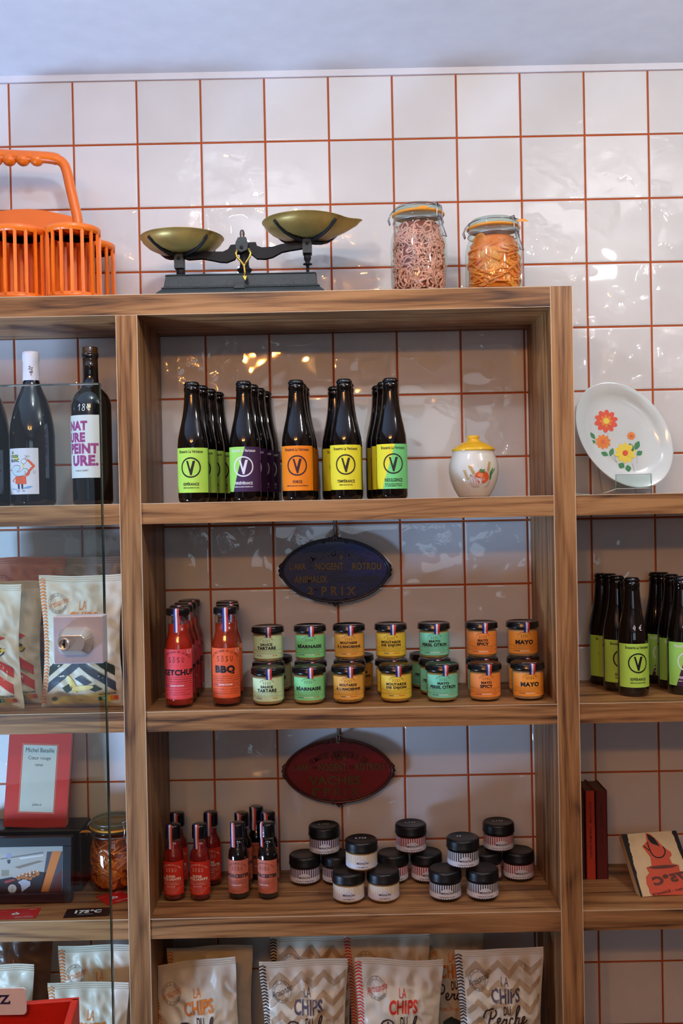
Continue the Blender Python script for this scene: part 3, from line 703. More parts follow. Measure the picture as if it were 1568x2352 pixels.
def sauce_jar(kind, label, loc, rz, group):
    if kind in jarsD: return dup(jarsD[kind], loc, rz, label, group)
    lab, cont, nm, ws, _ = JK[kind]
    t = thing('sauce_jar', label, 'jar', loc, rz, group); jarsD[kind] = t
    mc = mat('content_' + kind, cont, .4, coat=.6, var=.12 if kind != 'anc' else .5, vscale=90 if kind != 'anc' else 260)
    MB().lathe([(.024, .0030), (.0272, .0045), (.0290, .009), (.0290, .052), (.0278, .0555), (.0001, .0555)], mc, 44).build('contents', t)
    MB().lathe([(.0235, 0), (.0275, .0006), (.0293, .004), (JR, .008), (JR, .052), (.0288, .0555), (.0292, .0575), (.0285, .060)], m_clear, 44).build('glass', t)
    l_ = MB().lathe(lid(.0585, JH, LR), m_lid, 56)
    c = Cv(0)
    for k in range(7): x = -.012 + k * .004; c.stroke([(x, rnd.uniform(-.004, .0)), (x + .0018, rnd.uniform(.001, .006)), (x + .0035, rnd.uniform(-.003, .003))], .0011, m_iron_white, 2)
    l_.canvas(c, lambda x, y, z: (x, y - .012, JH - .0010 + z)); l_.build('lid', t)
    c = Cv(.0025); hw = JR * math.radians(70); y0, y1 = .0095, .0530; c.rect(-hw, y0, hw, y1, paper(*lab), 0)
    c.rect(hw + .0012, y0, hw + .0125, y1, paper(*lab), 0)
    for k in range(12): c.rect(hw + .004, y0 + .003 + k * .0032, hw + .010, y0 + .0042 + k * .0032, paper(110, 110, 80), 2)
    ik = paper(48, 52, 40); artisan(c, ik, 0, .0445, .0145, .0050)
    if len(nm) == 1: c.text(nm[0], 0, .0322, ws[0], .0088 if kind == 'may' else .0082, BLACK, 2, .055)
    else: c.text(nm[0], 0, .0372, ws[0], .0052, BLACK, 2, .05); c.text(nm[1], 0, .0302, ws[1], .0062, BLACK, 2, .055)
    lines(c, -hw, hw, [.0262, .0185], ik, .00015)
    c.text('ŒUFS FRANÇAIS PLEIN AIR • PERSIL FRANÇAIS', 0, .0238, .044, .0014, ik, 2); c.text('MOUTARDE DE DIJON AUX GRAINES FRANÇAISES', 0, .0208, .040, .0014, ik, 2)
    if kind in ('anc', 'dij'):
        c.text('MADE', -.0095, .0152, .009, .0018, blue_s, 2, .04); c.text('IN', 0, .0152, .004, .0018, WHITE, 2, .04); c.text('FRANCE', .011, .0152, .012, .0018, paper(226, 90, 40), 2, .04)
    else:
        c.text('MONTÉE', -.0155, .0152, .011, .0018, blue_s, 2, .04); c.text('DANS NOTRE', .0005, .0152, .017, .0018, WHITE, 2, .05); c.text('ATELIER', .0165, .0152, .011, .0018, paper(226, 90, 40), 2, .04)
    MB().canvas(c, wrap(JR, -.02)).build('label', t)
    tricolor(t, [(.020, JH - .0008), (.0300, JH + .0001), (.0322, JH - .001), (.0331, JH - .003), (.0331, .0585), (.0306, .0562), (.0302, .0505)], .0108, .13)
    return t
G2 = 'small sauce jars on the middle shelf'
cols_ = [('tart', 616.7, 1623, 615.7, 'tart'), ('bear', 710.7, 1620.5, 712.6, 'bear'), ('anc', 800.6, 1618.5, 802, 'anc'), ('dij', 909.7, 1616.5, 897.8, 'dij'), ('cit', 1015.9, 1614.7, 996.8, 'cit'), ('spi', 1113.5, 1613, 1105.9, 'tart'), ('may', 1212, 1611, 1200, 'may')]
for kind, px, py, tx, rk in cols_:
    d = JK[kind][4]; q = stand(px, py, -.3838, JR); q.z = Z2
    sauce_jar(kind, 'small %s glass jar with black lid, front of the lower row' % d, q, 0, G2)
    yb = q.y + .0668
    xb = ray(tx, 1500).x * (yb)
    sauce_jar(rk, 'small %s jar between the front %s jar and the wall' % (JK[rk][4], d), (xb, yb, Z2), .0, G2)
    sauce_jar(kind, 'small %s glass jar with black lid on top in the upper row' % d, (xb, yb, Z2 + JH), -.02, G2)
for kind, px, near in (('tart', 635, 'second column'), ('cit', 976, 'fifth column'), ('anc', 822, 'third column')):
    y = 2.0555 if kind != 'x' else 0
    sauce_jar(kind, 'small jar mostly hidden against the tiles behind the %s of jars' % near, (ray(px, 1510).x * y, y, Z2), .1, G2)

# small hot sauces
SR = .0200
def small_sauce(kind, label, loc, rz, group):
    t = thing('sauce_bottle', label, 'bottle', loc, rz, group)
    ms = mat('hot_sauce', (130, 14, 6), .25, coat=.8) if kind == 'piq' else mat('black_sauce', (12, 7, 6), .15, coat=.8)
    MB().lathe([(.0160, .003), (.0190, .006), (.0192, .084), (.0178, .092), (.0140, .099), (.0118, .106), (.0112, .114), (.0001, .114)], ms, 40).build('sauce', t)
    MB().lathe([(.0150, 0), (.0185, .0006), (SR, .003), (SR, .085), (.0186, .093), (.0148, .100), (.0126, .107), (.0120, .122)], m_clear, 40).build('glass', t)
    MB().lathe([(.0140, .1205), (.0148, .121), (.0150, .1225), (.0146, .1245), (.0150, .1260), (.0146, .1280), (.0150, .1295), (.0147, .131), (.0147, .143), (.0138, .1462), (.0120, .1470), (.0001, .1470)], m_lid, 40).build('cap', t)
    c = Cv(.0022); hw = SR * math.radians(82); y0, y1 = .0135, .0785
    lab, ink = ((206, 40, 18), paper(226, 206, 180)) if kind == 'piq' else ((196, 104, 76), BLACK)
    ink2 = ink if kind == 'piq' else paper(70, 30, 24)
    c.rect(-hw, y0, hw, y1, paper(*lab), 0); artisan(c, ink2, 0, .0625, .021, .0070)
    if kind == 'piq': c.text('SUPER', -.001, .0500, .0195, .0052, ink, 2, .05); c.text('PIQUANTE', 0, .0440, .040, .0062, ink, 2, .055)
    else: c.text('WORCESTER', .0, .0480, .054, .0075, ink, 2, .055)
    lines(c, -hw, hw, [.0395, .0330, .0270], ink2, .00015)
    c.text('PIMENTS ET HABANERO - BIO', 0, .0370, .040, .0014, ink2, 2); c.text('CIDRE DE NORMANDIE', .0, .0348, .030, .0014, ink2, 2); c.text('DANS NOTRE', -.001, .0300, .017, .0017, WHITE, 2, .05); c.text('ATELIER', .0145, .0300, .009, .0016, paper(226, 60, 30), 2)
    for i, s_ in enumerate(['RELEVEZ TOUT DE SES SAVEURS', 'UNE TOUCHE DE CARACTÈRE', 'SANS GLUTEN']): c.text(s_, 0, .0238 - i * .0030, .036 - i * .008, .0014, ink2, 2)
    MB().canvas(c, wrap(SR, -.12 if kind == 'piq' else -.05)).build('label', t)
    tricolor(t, [(.009, .1474), (.0128, .1474), (.0143, .1462), (.0150, .143), (.0152, .131), (.0153, .121), (.0135, .114), (.0138, .101)], .0105, -.35 if kind == 'piq' else -.8)
    return t
Z3r = -.7728
P0 = None; W0 = None
for px, y, L_, k in ((401, None, 'leftmost small hot sauce bottle with bright red label, front row', 'piq'), (461.4, None, 'second small hot sauce bottle with bright red label, front row', 'piq'), (407.5, 2.030, 'small red hot sauce bottle in deep shadow behind the leftmost one', 'piq'), (484, 2.030, 'small red hot sauce bottle in shadow behind and right of the second one', 'piq'),
                     (549, None, 'small black sauce bottle with salmon label, left one of the front pair', 'wor'), (617, None, 'small black sauce bottle with salmon label, right one of the front pair', 'wor'), (555, 2.022, 'small black sauce bottle behind the left salmon labelled one', 'wor'), (616, 2.022, 'small black sauce bottle behind the right salmon labelled one', 'wor'), (589, 2.060, 'small black sauce bottle furthest back between the two salmon labelled pairs', 'wor')):
    q = stand(px, 2072 if k == 'piq' else 2068.5, Z3r, SR) if y is None else Vector((ray(px, 1900).x * y, y, Z3))
    q.z = Z3; g = 'small hot sauce bottles' if k == 'piq' else 'small black sauce bottles'
    src = P0 if k == 'piq' else W0
    if src is None:
        o = small_sauce(k, L_, q, 0, g)
        if k == 'piq': P0 = o
        else: W0 = o
    else: dup(src, q, .0 if y is None else (.15 if k == 'piq' else .35), L_, g) if px != 617 else dup(src, q, -.28, L_, g)

# striped jars
MH = .0575; MR = .0302; ML = .0325
MK = {'hou': ((226, 204, 150), (214, 172, 96), 'HOUMOUS', 'pale cream striped'), 'aub': ((60, 30, 74), (60, 44, 22), 'CAVIAR D’AUBERGINE', 'dark purple striped'), 'tom': ((156, 26, 28), (70, 22, 14), 'CAVIAR TOMATES SÉCHÉES', 'dark red striped'),
      'tap': ((34, 38, 36), (14, 10, 10), 'TAPENADE NOIRE', 'black striped'), 'pro': ((168, 62, 44), (56, 20, 12), 'PROVENÇALE DE LÉGUMES', 'brick red striped')}
mj = {}
def striped_jar(kind, label, loc, rz, price=None):
    if kind in mj: t = dup(mj[kind], loc, rz, label)
    else:
        st, ct_, nm, _ = MK[kind]; t = thing('spread_jar', label, 'jar', loc, rz, 'striped spread jars on the lower shelf'); mj[kind] = t
        MB().lathe([(.024, .0025), (.0275, .0038), (.0293, .008), (.0293, .032), (.0278, .0365), (.0001, .0365)], mat('spread_' + kind, ct_, .4, coat=.5, var=.2, vscale=120), 44).build('contents', t)
        MB().lathe([(.0235, 0), (.0278, .0006), (.0298, .0035), (MR, .0065), (MR, .033), (.0290, .0370), (.0288, .0395)], m_clear, 44).build('glass', t)
        MB().lathe([(ML * .93, .0375), (ML * .985, .0380), (ML, .0395), (ML, .0415), (ML * .985, .0425), (ML * .985, MH - .0045), (ML * .96, MH - .0018), (ML * .90, MH - .0002), (ML * .84, MH), (ML * .80, MH - .0008), (.0001, MH - .0008)], mat('matt_black_lid', (13, 13, 15), .38), 56).build('lid', t)
        c = Cv(.0022); y0, y1 = .0070, .0350; hw = MR * math.radians(100); wp = paper(222, 218, 222); sp = paper(*st); sw = .0046; n = int(2 * hw / sw)
        c.rect(-hw, y0 + .0016, hw, y1 - .0008, wp, 0)
        for i in range(n):
            x = -hw + (i + .25) * sw
            c.rect(x, .0175, x + sw * .5, y1, sp, 1); c.rect(x, y0, x + sw * .5, y0 + .0026, wp, 1)
            c.rect(x + sw * .5, y0 + .0008, x + sw, y0 + .0016, sp, 0)
        c.ell(0, .0178, .0118, .0092, wp, 2, 30); c.rect(-hw, .0085, hw, .0172, wp, 2)
        c.arc('LA CUISINE DE', 0, .0165, .0086, .0016, BLACK, PI / 2 + .95, PI / 2 - .95, 3)
        c.text('MANON', 0, .0187, .0225, .0044, BLACK, 3, .03); c.text('BISTROT & MAISON', 0, .0148, .010, .0007, BLACK, 3)
        w = {'HOUMOUS': .0200}.get(nm, .031 if len(nm) < 16 else .038)
        c.text(nm, 0, .0112, w, .0027, BLACK, 3, .02); c.ell(-w / 2 - .0022, .0112, .0004, .0004, BLACK, 3, 8); c.ell(w / 2 + .0022, .0112, .0004, .0004, BLACK, 3, 8)
        for x in (.0262, .0290): c.ell(x, .0130, .0006, .0006, BLACK, 3, 8)
        MB().canvas(c, wrap(MR, .0)).build('label', t)
    return t
def jar_price(t, s_):
    c = Cv(0); price_stroke(c, s_, -.012, -.006, .0075, m_iron_white, 2, .0010)
    MB().canvas(c, lambda x, y, z: (x, y + .006, MH - .0006 + z)).build('price_mark', t)
front = [('hou', 799.6, 2079.5, 879.6, 829.5, '4,15€'), ('tap', 1021.5, 2075, 1107, 1062.8, '4€')]
rear = [('aub', 702.6, 772, 745, '4,15€'), ('tom', 902.5, 979, 943.8, '4,15€'), ('pro', 1116, 1190, 1145, '4,15€')]
todo = []
for k, a, py, b, tp, pr in front:
    q = stand(a, py, Z3r, MR)
    todo.append((k, a, b, tp, pr, q.y, 'front'))
for k, a, b, tp, pr in rear: todo.append((k, a, b, tp, pr, 2.030, 'rear'))
for k, a, b, tp, pr, y, w in todo:
    d = MK[k][3]; r_ = w + ' row'
    xa, xb = ray(a, 2000).x * y, ray(b, 2000).x * y
    if xb - xa < .0655: m_ = (xa + xb) / 2; xa, xb = m_ - .0328, m_ + .0328
    striped_jar(k, 'left lower jar of the %s trio, %s' % (d, r_), (xa, y, Z3), 0)
    striped_jar(k, 'right lower jar of the %s trio, %s' % (d, r_), (xb, y, Z3), .05)
    y2 = y + (.010 if w == 'front' else .004)
    t = striped_jar(k, 'top jar of the %s trio with a priced lid, %s' % (d, r_), (ray(tp, 1950).x * y2, y2, Z3 + MH), .05)
    jar_price(t, pr)

# ------------------------------------------------------------------ oval plaques
def plaque(px, py, rgb, label, rows, tilt, hw=.1135, hh=.0655):
    y = 2.078; p = at(px, py, y)
    t = thing('plaque', label, 'plaque', p); t.rotation_euler = (0, tilt, 0)
    base = mat('plaque_%d' % rgb[2], rgb, .35, coat=.3, bump=.15, bscale=150); relief = mat('plaque_relief_%d' % rgb[2], tuple(int(v * .40 + k_) for v, k_ in zip(rgb, (44, 38, 26))), .3, metal=.5, coat=.3)
    old = mat('worn_gold', (104, 82, 48), .35, metal=.6)
    def out(k):
        pts = []
        for i in range(96):
            a = 2 * PI * i / 96; x = hw * k[0] * math.cos(a); s_ = math.sin(a)
            z = hh * k[1] * math.copysign(abs(s_) ** 1.12, s_) * (1 - .08 * (1 - abs(s_)))
            pts.append((x, z))
        return pts
    mb = MB(); mb.prism(out((1, 1)), -.002, .004, base)
    o1 = out((1, 1)); mb.tube([(x, -.003, z) for x, z in o1], .0026, relief, 6, True); o2 = out((.955, .93)); mb.tube([(x, -.0028, z) for x, z in o2], .0010, relief, 6, True)
    for i in range(0, 96, 1):
        if i % 2 == 0: x, z = o2[i][0] * 1.022, o2[i][1] * 1.035; mb.sphere((x, -.0034, z), .0013, relief, 6, 4)
    def scroll(cx, cz, s_, fx, fz):
        pts = []
        for k in range(22): a = k * .42; r = s_ * (1 - k / 26); pts.append((cx + fx * (r * math.cos(a) + s_ * .2 * k / 22), -.004, cz + fz * r * math.sin(a)))
        mb.tube(pts, .0011, relief, 6)
    for fz in (1, -1):
        mb.sphere((0, -.002, fz * hh * 1.03), .006, relief, 12, 8, (1.2, .5, 1)); mb.sphere((0, -.004, fz * hh * 1.10), .0030, relief, 10, 6)
        for fx in (1, -1):
            scroll(fx * .010, fz * hh * .97, .0062, fx, fz); scroll(fx * .024, fz * hh * .91, .0050, -fx, fz)
    for fx in (1, -1):
        for k in (-1, 0, 1): mb.sphere((fx * hw * (1.01 - .012 * abs(k)), -.002, k * .0085), .0046, relief, 10, 6, (1, .7, 1))
        scroll(fx * hw * .96, .012, .0048, fx, 1); scroll(fx * hw * .96, -.012, .0048, fx, -1)
    mb.build('plate', t, 0)
    c = Cv(0); d = Cv(0)
    rel_ = relief
    for kind, s_, a, b, w, h, m in rows:
        m = old if m else relief
        if kind == 'arc': c.arc(s_, 0, -.062, .103, h, m, PI / 2 + .62, PI / 2 - .62, 1, bold=.02, ry=.098)
        elif kind == 'line': c.rect(-w / 2, b - h / 2, w / 2, b + h / 2, m, 1)
        else: c.text(s_, a, b, w, h, m, 1, .025)
    mb2 = MB()
    for vs, fs, m in c.mapped(lambda x, y, z: (x, 0, y)):
        n = len(vs); f2 = list(fs) + [tuple(n + i for i in f) for f in fs]
        cnt = {}
        for f in fs:
            for i in range(len(f)): e = (f[i], f[(i + 1) % len(f)]); cnt[e] = 1
        for (a_, b_) in cnt:
            if (b_, a_) not in cnt: f2.append((a_, b_, b_ + n, a_ + n))
        mb2.add([(v[0], -.0042, v[2]) for v in vs] + [(v[0], -.0015, v[2]) for v in vs], f2, m, False)
    mb2.build('raised_lettering', t)
    zt_ = SH[1][1] if py > 1500 else SH[0][1]
    top = zt_ - p.z
    rope = mat('grey_twine', (128, 116, 98), .9, bump=.6, bscale=900)
    tw = MB()
    for s_ in (-1, 1):
        pts = [(s_ * (.0022 + .0012 * math.sin(k * 1.9)), -.004 - .003 * (k / 8), hh * .93 + (top - hh * .93 + .0) * k / 8) for k in range(9)]; tw.tube(pts, .0013, rope, 7)
    tw.tube([(.0022, -.006, hh * .93 + .002), (.0, -.0075, hh * .90), (-.0018, -.005, hh * .93)], .0013, rope, 7)
    for k in range(3): tw.tube([(.001 * k, -.005, hh * 1.12), (.004 + .003 * k, -.007, hh * 1.15 + .002 * k), (.009 + .002 * k, -.006, hh * 1.13 + .003 * k)], .0006, rope, 5)
    tw.build('twine', t)
    return t
common = [('arc', 'COMICE AGRICOLE DE', 0, 0, 0, .0115, 0), ('t', '198', -.003, .0265, .022, .0105, 0), ('t', '9', .0125, .0265, .0062, .0105, 1), ('t', 'L’ARR', -.078, .0085, .034, .0125, 1), ('t', 'DE', -.0505, .0075, .010, .006, 0), ('t', 'NOGENT', -.012, .0085, .058, .0150, 1), ('t', 'LE', .0265, .0075, .010, .0060, 0), ('t', 'ROTROU', .0660, .0085, .060, .0150, 1), ('line', '', 0, -.0035, .040, .0016, 0)]
plaque(769.5, 1310, (12, 24, 92), 'dark blue oval cast metal prize plaque hanging on twine under the top shelf',
       common + [('t', 'ANIMAUX', -.051, -.0185, .070, .0150, 1), ('t', 'DE', -.004, -.0185, .013, .0075, 0), ('t', 'BOUCHERIE', .051, -.0185, .078, .0130, 0), ('t', '2', -.052, -.042, .012, .015, 1), ('t', 'ME', -.038, -.0385, .012, .006, 0), ('t', 'P R I X', .007, -.043, .072, .0185, 1)], .012)
plaque(777, 1770, (112, 8, 10), 'dark red oval cast metal prize plaque hanging on twine under the middle shelf',
       common + [('t', 'VACHES', -.008, -.0195, .108, .0185, 1), ('t', '1', -.052, -.043, .007, .016, 1), ('t', 'ER', -.041, -.0385, .012, .006, 1), ('t', 'P R I X', .007, -.0435, .074, .0175, 1)], .008)

# ------------------------------------------------------------------ ceramic pot
q = Vector((ray(1088.5, 1140).x * 1.925, 1.925, Z1))
t = thing('ceramic_pot', 'round cream ceramic pot with yellow lid and painted tomato and garlic', 'pot', q)
pp = [(.028, 0), (.0295, .001), (.0315, .004), (.0385, .016), (.0450, .032), (.0480, .048), (.0478, .060), (.0450, .072), (.0412, .081), (.0398, .086), (.0402, .0885), (.0408, .0900), (.0380, .0900), (.0001, .0895)]
pb = MB().lathe(pp, mat('cream_glaze', (228, 222, 208), .12, coat=.6), 64)
c = Cv(.0025)
def k(X, Y): return ((X - 240) / 2.7606 / 1188, .0 + (803 - Y) / 2.7606 / 1188 + .0004)
tomato, lf, gar, wh, br = paper(226, 92, 44), paper(70, 130, 70), paper(226, 208, 196), paper(196, 160, 92), paper(130, 70, 50)
c.ell(*k(272, 680), .0142, .0118, tomato, 1); c.ell(*k(262, 668), .006, .004, paper(238, 140, 90), 2)
c.poly([k(*p_) for p_ in ((250, 640), (266, 628), (272, 636), (292, 632), (283, 646), (286, 656), (270, 650), (258, 658), (262, 645))], lf, 3)
c.poly([k(*p_) for p_ in ((192, 660), (205, 672), (225, 680), (262, 690), (272, 715), (255, 740), (215, 740), (198, 720), (194, 690))], gar, 2)
for a in range(4): c.stroke([k(198, 665), k(200 + a * 16, 700), k(215 + a * 10, 738)], .0005, br, 3)
for x0, y0, x1, y1 in ((160, 640, 185, 700), (196, 615, 225, 668), (325, 590, 312, 650)):
    c.stroke([k(x0, y0), k(x1, y1)], .0006, wh, 1, False)
    for a in range(6):
        f_ = a / 6; X, Y = x0 + (x1 - x0) * f_, y0 + (y1 - y0) * f_; c.ell(*k(X - 5, Y), .0011, .0022, wh, 2, 8, .5); c.ell(*k(X + 5, Y), .0011, .0022, wh, 2, 8, -.5)
c.poly([k(*p_) for p_ in ((322, 700), (326, 650), (350, 622), (354, 630), (335, 660), (366, 625), (370, 634), (340, 668), (334, 702))], lf, 2)
c.poly([k(*p_) for p_ in ((312, 712), (330, 695), (340, 702), (325, 730), (300, 742), (290, 736))], gar, 3); c.stroke([k(315, 712), k(305, 735)], .0005, br, 4); c.stroke([k(328, 704), k(318, 732)], .0005, br, 4)
pb.canvas(c, neck_map(pp)); pb.build('body', t)
MB().lathe([(.0405, .0885), (.0418, .0895), (.0415, .0925), (.0385, .0955), (.0300, .1010), (.0210, .1055), (.0130, .1085), (.0108, .1110), (.0118, .1140), (.0122, .1170), (.0112, .1185), (.0080, .1190), (.0001, .1190)], mat('yellow_glaze', (244, 188, 46), .15, coat=.6), 56).build('lid', t)

# ------------------------------------------------------------------ oval plate on clear stand
y_ = 2.02
pc_ = at(1430, 1001, y_)
t = thing('oval_plate', 'white oval opal glass plate with bright printed flowers leaning on a clear stand', 'plate', pc_)
lean = .17; t.rotation_euler = (-lean, 0, 0)
Rot = Matrix.Rotation(-.56, 4, 'Y')
m_opal = mat('opal_glass', (224, 236, 238), .1, coat=.5, spec=.6)
mo = MB(); AX, AY = .0860, .1185
Mp = Rot @ Matrix.Rotation(PI / 2, 4, 'X')
mo.lathe([(.0001, -.001), (.62, -.001), (.74, -.0003), (.80, .0035), (.88, .0085), (.975, .0112), (1.0, .0115), (1.0, .0095), (.88, .0065), (.78, .0010), (.70, -.0030), (.0001, -.0030)], m_opal, 96, Mp, sx=AX, sy=AY)
c = Cv(0, .0003)
def g(X, Y): return ((X - 1187) / 2.7606 / 1132, (411 - Y) / 2.7606 / 1132)
def flower(X, Y, r, n, m1, m2=None, mc=None, squash=1.0):
    cx, cy = g(X, Y); R_ = r / 2.7606 / 1132
    for i in range(n):
        a = 2 * PI * i / n + .2; c.ell(cx + R_ * .62 * math.cos(a), cy + R_ * .62 * math.sin(a), R_ * .40, R_ * .235 * 8 / n * 1.25, m1, 1 + (i % 2), 16, a)
    if m2:
        for i in range(8): a = 2 * PI * i / 8; c.ell(cx + R_ * .30 * math.cos(a), cy + R_ * .30 * math.sin(a), R_ * .26, R_ * .13, m2, 3 + (i % 2), 12, a)
    c.ell(cx, cy, R_ * .26, R_ * .26, mc, 5)
oR, oO, oY, oG = paper(236, 84, 48), paper(244, 142, 50), paper(248, 226, 72), paper(58, 140, 86)
flower(1087, 313, 74, 10, oR, oO, oY); flower(1060, 447, 48, 10, oO, None, paper(230, 110, 70)); flower(1195, 522, 66, 10, oY, None, oR); flower(1240, 412, 27, 9, oO, None, paper(226, 100, 70))
for (x0, y0, x1, y1, w) in ((983, 383, 1010, 430, .0042), (982, 448, 1014, 446, .0042), (1042, 515, 1088, 535, .0050), (1120, 488, 1098, 542, .0050), (1225, 458, 1248, 515, .0052), (1288, 445, 1258, 505, .0058), (1303, 512, 1266, 538, .0055), (1148, 590, 1185, 615, .0068), (1205, 598, 1210, 646, .0062)):
    a, b = g(x0, y0), g(x1, y1); ax, ay = b[0] - a[0], b[1] - a[1]; l = math.hypot(ax, ay); ux, uy = ax / l, ay / l
    pts = [(a[0] + ax * f_ - uy * w * s_ * math.sin(PI * f_), a[1] + ay * f_ + ux * w * s_ * math.sin(PI * f_)) for s_, fr_ in ((1, [0, .25, .5, .75, 1]), (-1, [.75, .5, .25])) for f_ in fr_]
    c.poly(pts, oG, 1)
for p_ in (((1092, 390), (1094, 470)), ((1105, 540), (1140, 585)), ((1120, 520), (1138, 580)), ((1268, 540), (1266, 590)), ((1235, 590), (1246, 645)), ((1010, 430), (1012, 440))): c.stroke([g(*a) for a in p_], .0006, paper(130, 160, 140), 1, False)
mo.canvas(c, lambda x, y, z: (x, .0008 - z, y)); mo.build('plate', t)
m_acr = thin_glass('acrylic', (236, 244, 242), 1.6)
ps = at(1455, 1128, 1.915)
t = thing('plate_stand', 'small clear plastic stand holding the flowered plate', 'stand', (ps.x, 1.915, Z1))
a = MB(); a.box(-.034, .034, 0, .0025, .010, .038, m_acr).box(-.034, .034, -.0, .045, .0085, .0112, m_acr)
for s_ in (-1, 1): a.tube([(s_ * .034, 0, .038), (s_ * .034, 0, .008), (s_ * .034, -.022 + .02, .001), (s_ * .034, .10, .001), (s_ * .034, .155, .10)], .0016, m_acr, 6, smooth=False)
a.build('frame', t)
m_rod = mat('acrylic_edge', (196, 204, 200), .15, coat=.4)
b = MB(); b.tube([(-.034, -.0005, .038), (.034, -.0005, .038)], .0007, m_rod, 6).tube([(-.034, 0, .0105), (-.034, 0, .038)], .0007, m_rod, 6).tube([(.034, 0, .0105), (.034, 0, .038)], .0007, m_rod, 6).tube([(-.034, -.0005, .0105), (.034, -.0005, .0105)], .0008, m_rod, 6)
b.tube([(-.034, 0, .0105), (-.058, .012, .0012), (-.052, .1, .0012)], .0010, m_rod, 6).tube([(.034, 0, .0105), (.040, .02, .0012)], .0010, m_rod, 6).tube([(-.105, .10, .004), (-.098, .14, .075)], .0010, m_rod, 6).tube([(-.060, .10, .0012), (-.105, .10, .004)], .0010, m_rod, 6)
b.build('rim', t)

# ------------------------------------------------------------------ top of the unit: bottle carrier
m_or = mat('orange_plastic', (255, 126, 28), .35, coat=.25)
ZTr = .3957
pc1 = Vector((ray(169, 600).x * 1.925, 1.925, ZT))
t = thing('bottle_carrier', 'bright orange plastic six bottle carrier with tall moulded handle', 'bottle carrier', (ray(38, 600).x * 1.985, 1.985, ZT), 0)
yo = 1.985
def cage(cx, cy):
    mb = MB(); R_ = .0515; H_ = .140; n = 16
    mb.lathe([(R_ - .0035, H_ - .013), (R_, H_ - .013), (R_ + .0010, H_ - .001), (R_, H_), (R_ - .0035, H_), (R_ - .0035, H_ - .013)], m_or, 48, Matrix.Translation((cx, cy, 0)))
    mb.lathe([(.030, .0), (R_ - .003, .0), (R_ - .001, .0015), (R_ - .001, .012), (R_ - .0045, .012), (R_ - .0045, .004), (.030, .003)], m_or, 48, Matrix.Translation((cx, cy, 0)))
    for i in range(n):
        a = 2 * PI * (i + .5) / n; M = Matrix.Translation((cx, cy, 0)) @ Matrix.Rotation(a, 4, 'Z')
        mb.box(-.0030, .0030, -R_ + .0002, -R_ + .0036, .008, H_ - .008, m_or, M)
        mb.box(-.0012, .0012, -R_ - .0006, -R_ + .0010, .010, H_ - .010, m_or, M)
    return mb.build('bottle_cage', t)
ox = t.location.x
f_x = ray(169, 600).x * 1.918 - ox; r_x = ray(205, 600).x * 2.035 - ox
for i in range(3):
    cage(f_x - i * .1060, 1.918 - yo); cage(r_x - i * .1060, 2.036 - yo)
# centre web and handle
def qh(X, Y, y=yo - .005): p = at(X / 3.0154, 320 + Y / 3.0154, y); return (p.x - ox, p.z - ZT)
wp = [qh(*p_) for p_ in ((-230, 560), (-120, 525), (0, 504), (100, 492), (200, 489), (300, 498), (400, 517), (485, 537), (570, 590), (572, 700))]
x_r = wp[-1][0]
web = MB().prism([(wp[0][0], .0)] + wp + [(x_r, .0)], -.008, -.002, m_or)
web.build('centre_web', t, .001)
hp = [(-330, 600), (-300, 480), (-250, 260), (-205, 150), (-140, 108), (-60, 104), (60, 112), (170, 118), (290, 124), (380, 135), (435, 165), (462, 225), (490, 350), (530, 520), (548, 640)]
hpts = smooth_path([(qh(*p_)[0], -.005, qh(*p_)[1]) for p_ in hp], 5)
hd = MB(); hd.tube(hpts, [.0115 if 15 < i < len(hpts) - 24 else .0100 for i in range(len(hpts))], m_or, 14, flat=.9)
for i in range(-1, 5):
    x, z = qh(-30 + i * 95, 140); 
    if i < 4: x, z = qh(65 + (i - 1) * 95, 139); hd.sphere((x, -.005, z), .0136, m_or, 16, 10, (1.05, .95, 1.0))
hd.build('handle', t)

# ------------------------------------------------------------------ balance scale
m_ironb = mat('painted_cast_iron', (50, 60, 64), .5, metal=.0, coat=.0, bump=.6, bscale=320, var=.15, vscale=40); m_dk = mat('black_iron', (26, 28, 34), .55, spec=.25, metal=.0, bump=.2, bscale=200)
m_brass = mat('tarnished_brass', (186, 156, 84), .36, metal=.45, bump=.08, bscale=60, var=.25, vscale=18); m_brs2 = mat('bright_brass', (206, 176, 84), .3, metal=.9)
ys = 1.935
so = at(558, 665, ys); so.z = ZT
t = thing('balance_scale', 'antique cast iron balance scale with two brass pans', 'scale', so)
def qs(X, Y, y=ys): p = at(310 + X / 2.851, 460 + Y / 2.851, y); return (p.x - so.x, y - ys, p.z - so.z)
# the base stands on the board; its front face is near the edge
hw0 = .158; bb = MB(); by0 = -.055
bb.frustum(0, 0, 0, .008, .318, .118, .316, .116, m_ironb); bb.frustum(0, 0, .008, .0155, .314, .114, .296, .100, m_ironb); bb.frustum(0, 0, .0155, .0185, .300, .104, .298, .102, m_ironb)
bb.frustum(0, 0, .0185, .041, .292, .096, .284, .088, m_ironb); bb.frustum(0, 0, .041, .0435, .288, .092, .280, .086, m_ironb)
bb.frustum(-.002, -.050, .012, .022, .022, .012, .016, .010, m_ironb)
bb.build('base', t, .0012)
def beam(pts, name):
    return MB().prism([(qs(*p_)[0], qs(*p_)[2]) for p_ in pts], -.006, .006, m_dk).build(name, t, .0015)
beam([(320, 350), (345, 345), (440, 343), (520, 346), (580, 345), (615, 328), (630, 302), (662, 298), (672, 270), (690, 256), (725, 256), (738, 285), (788, 284), (796, 306), (830, 318), (900, 314), (960, 296), (1105, 276), (1125, 290), (1105, 312), (1020, 325), (960, 337), (900, 370), (850, 382), (800, 380), (765, 352), (742, 345), (700, 352), (668, 345), (650, 385), (600, 404), (560, 402), (500, 390), (440, 380), (350, 386), (320, 375)], 'beam')
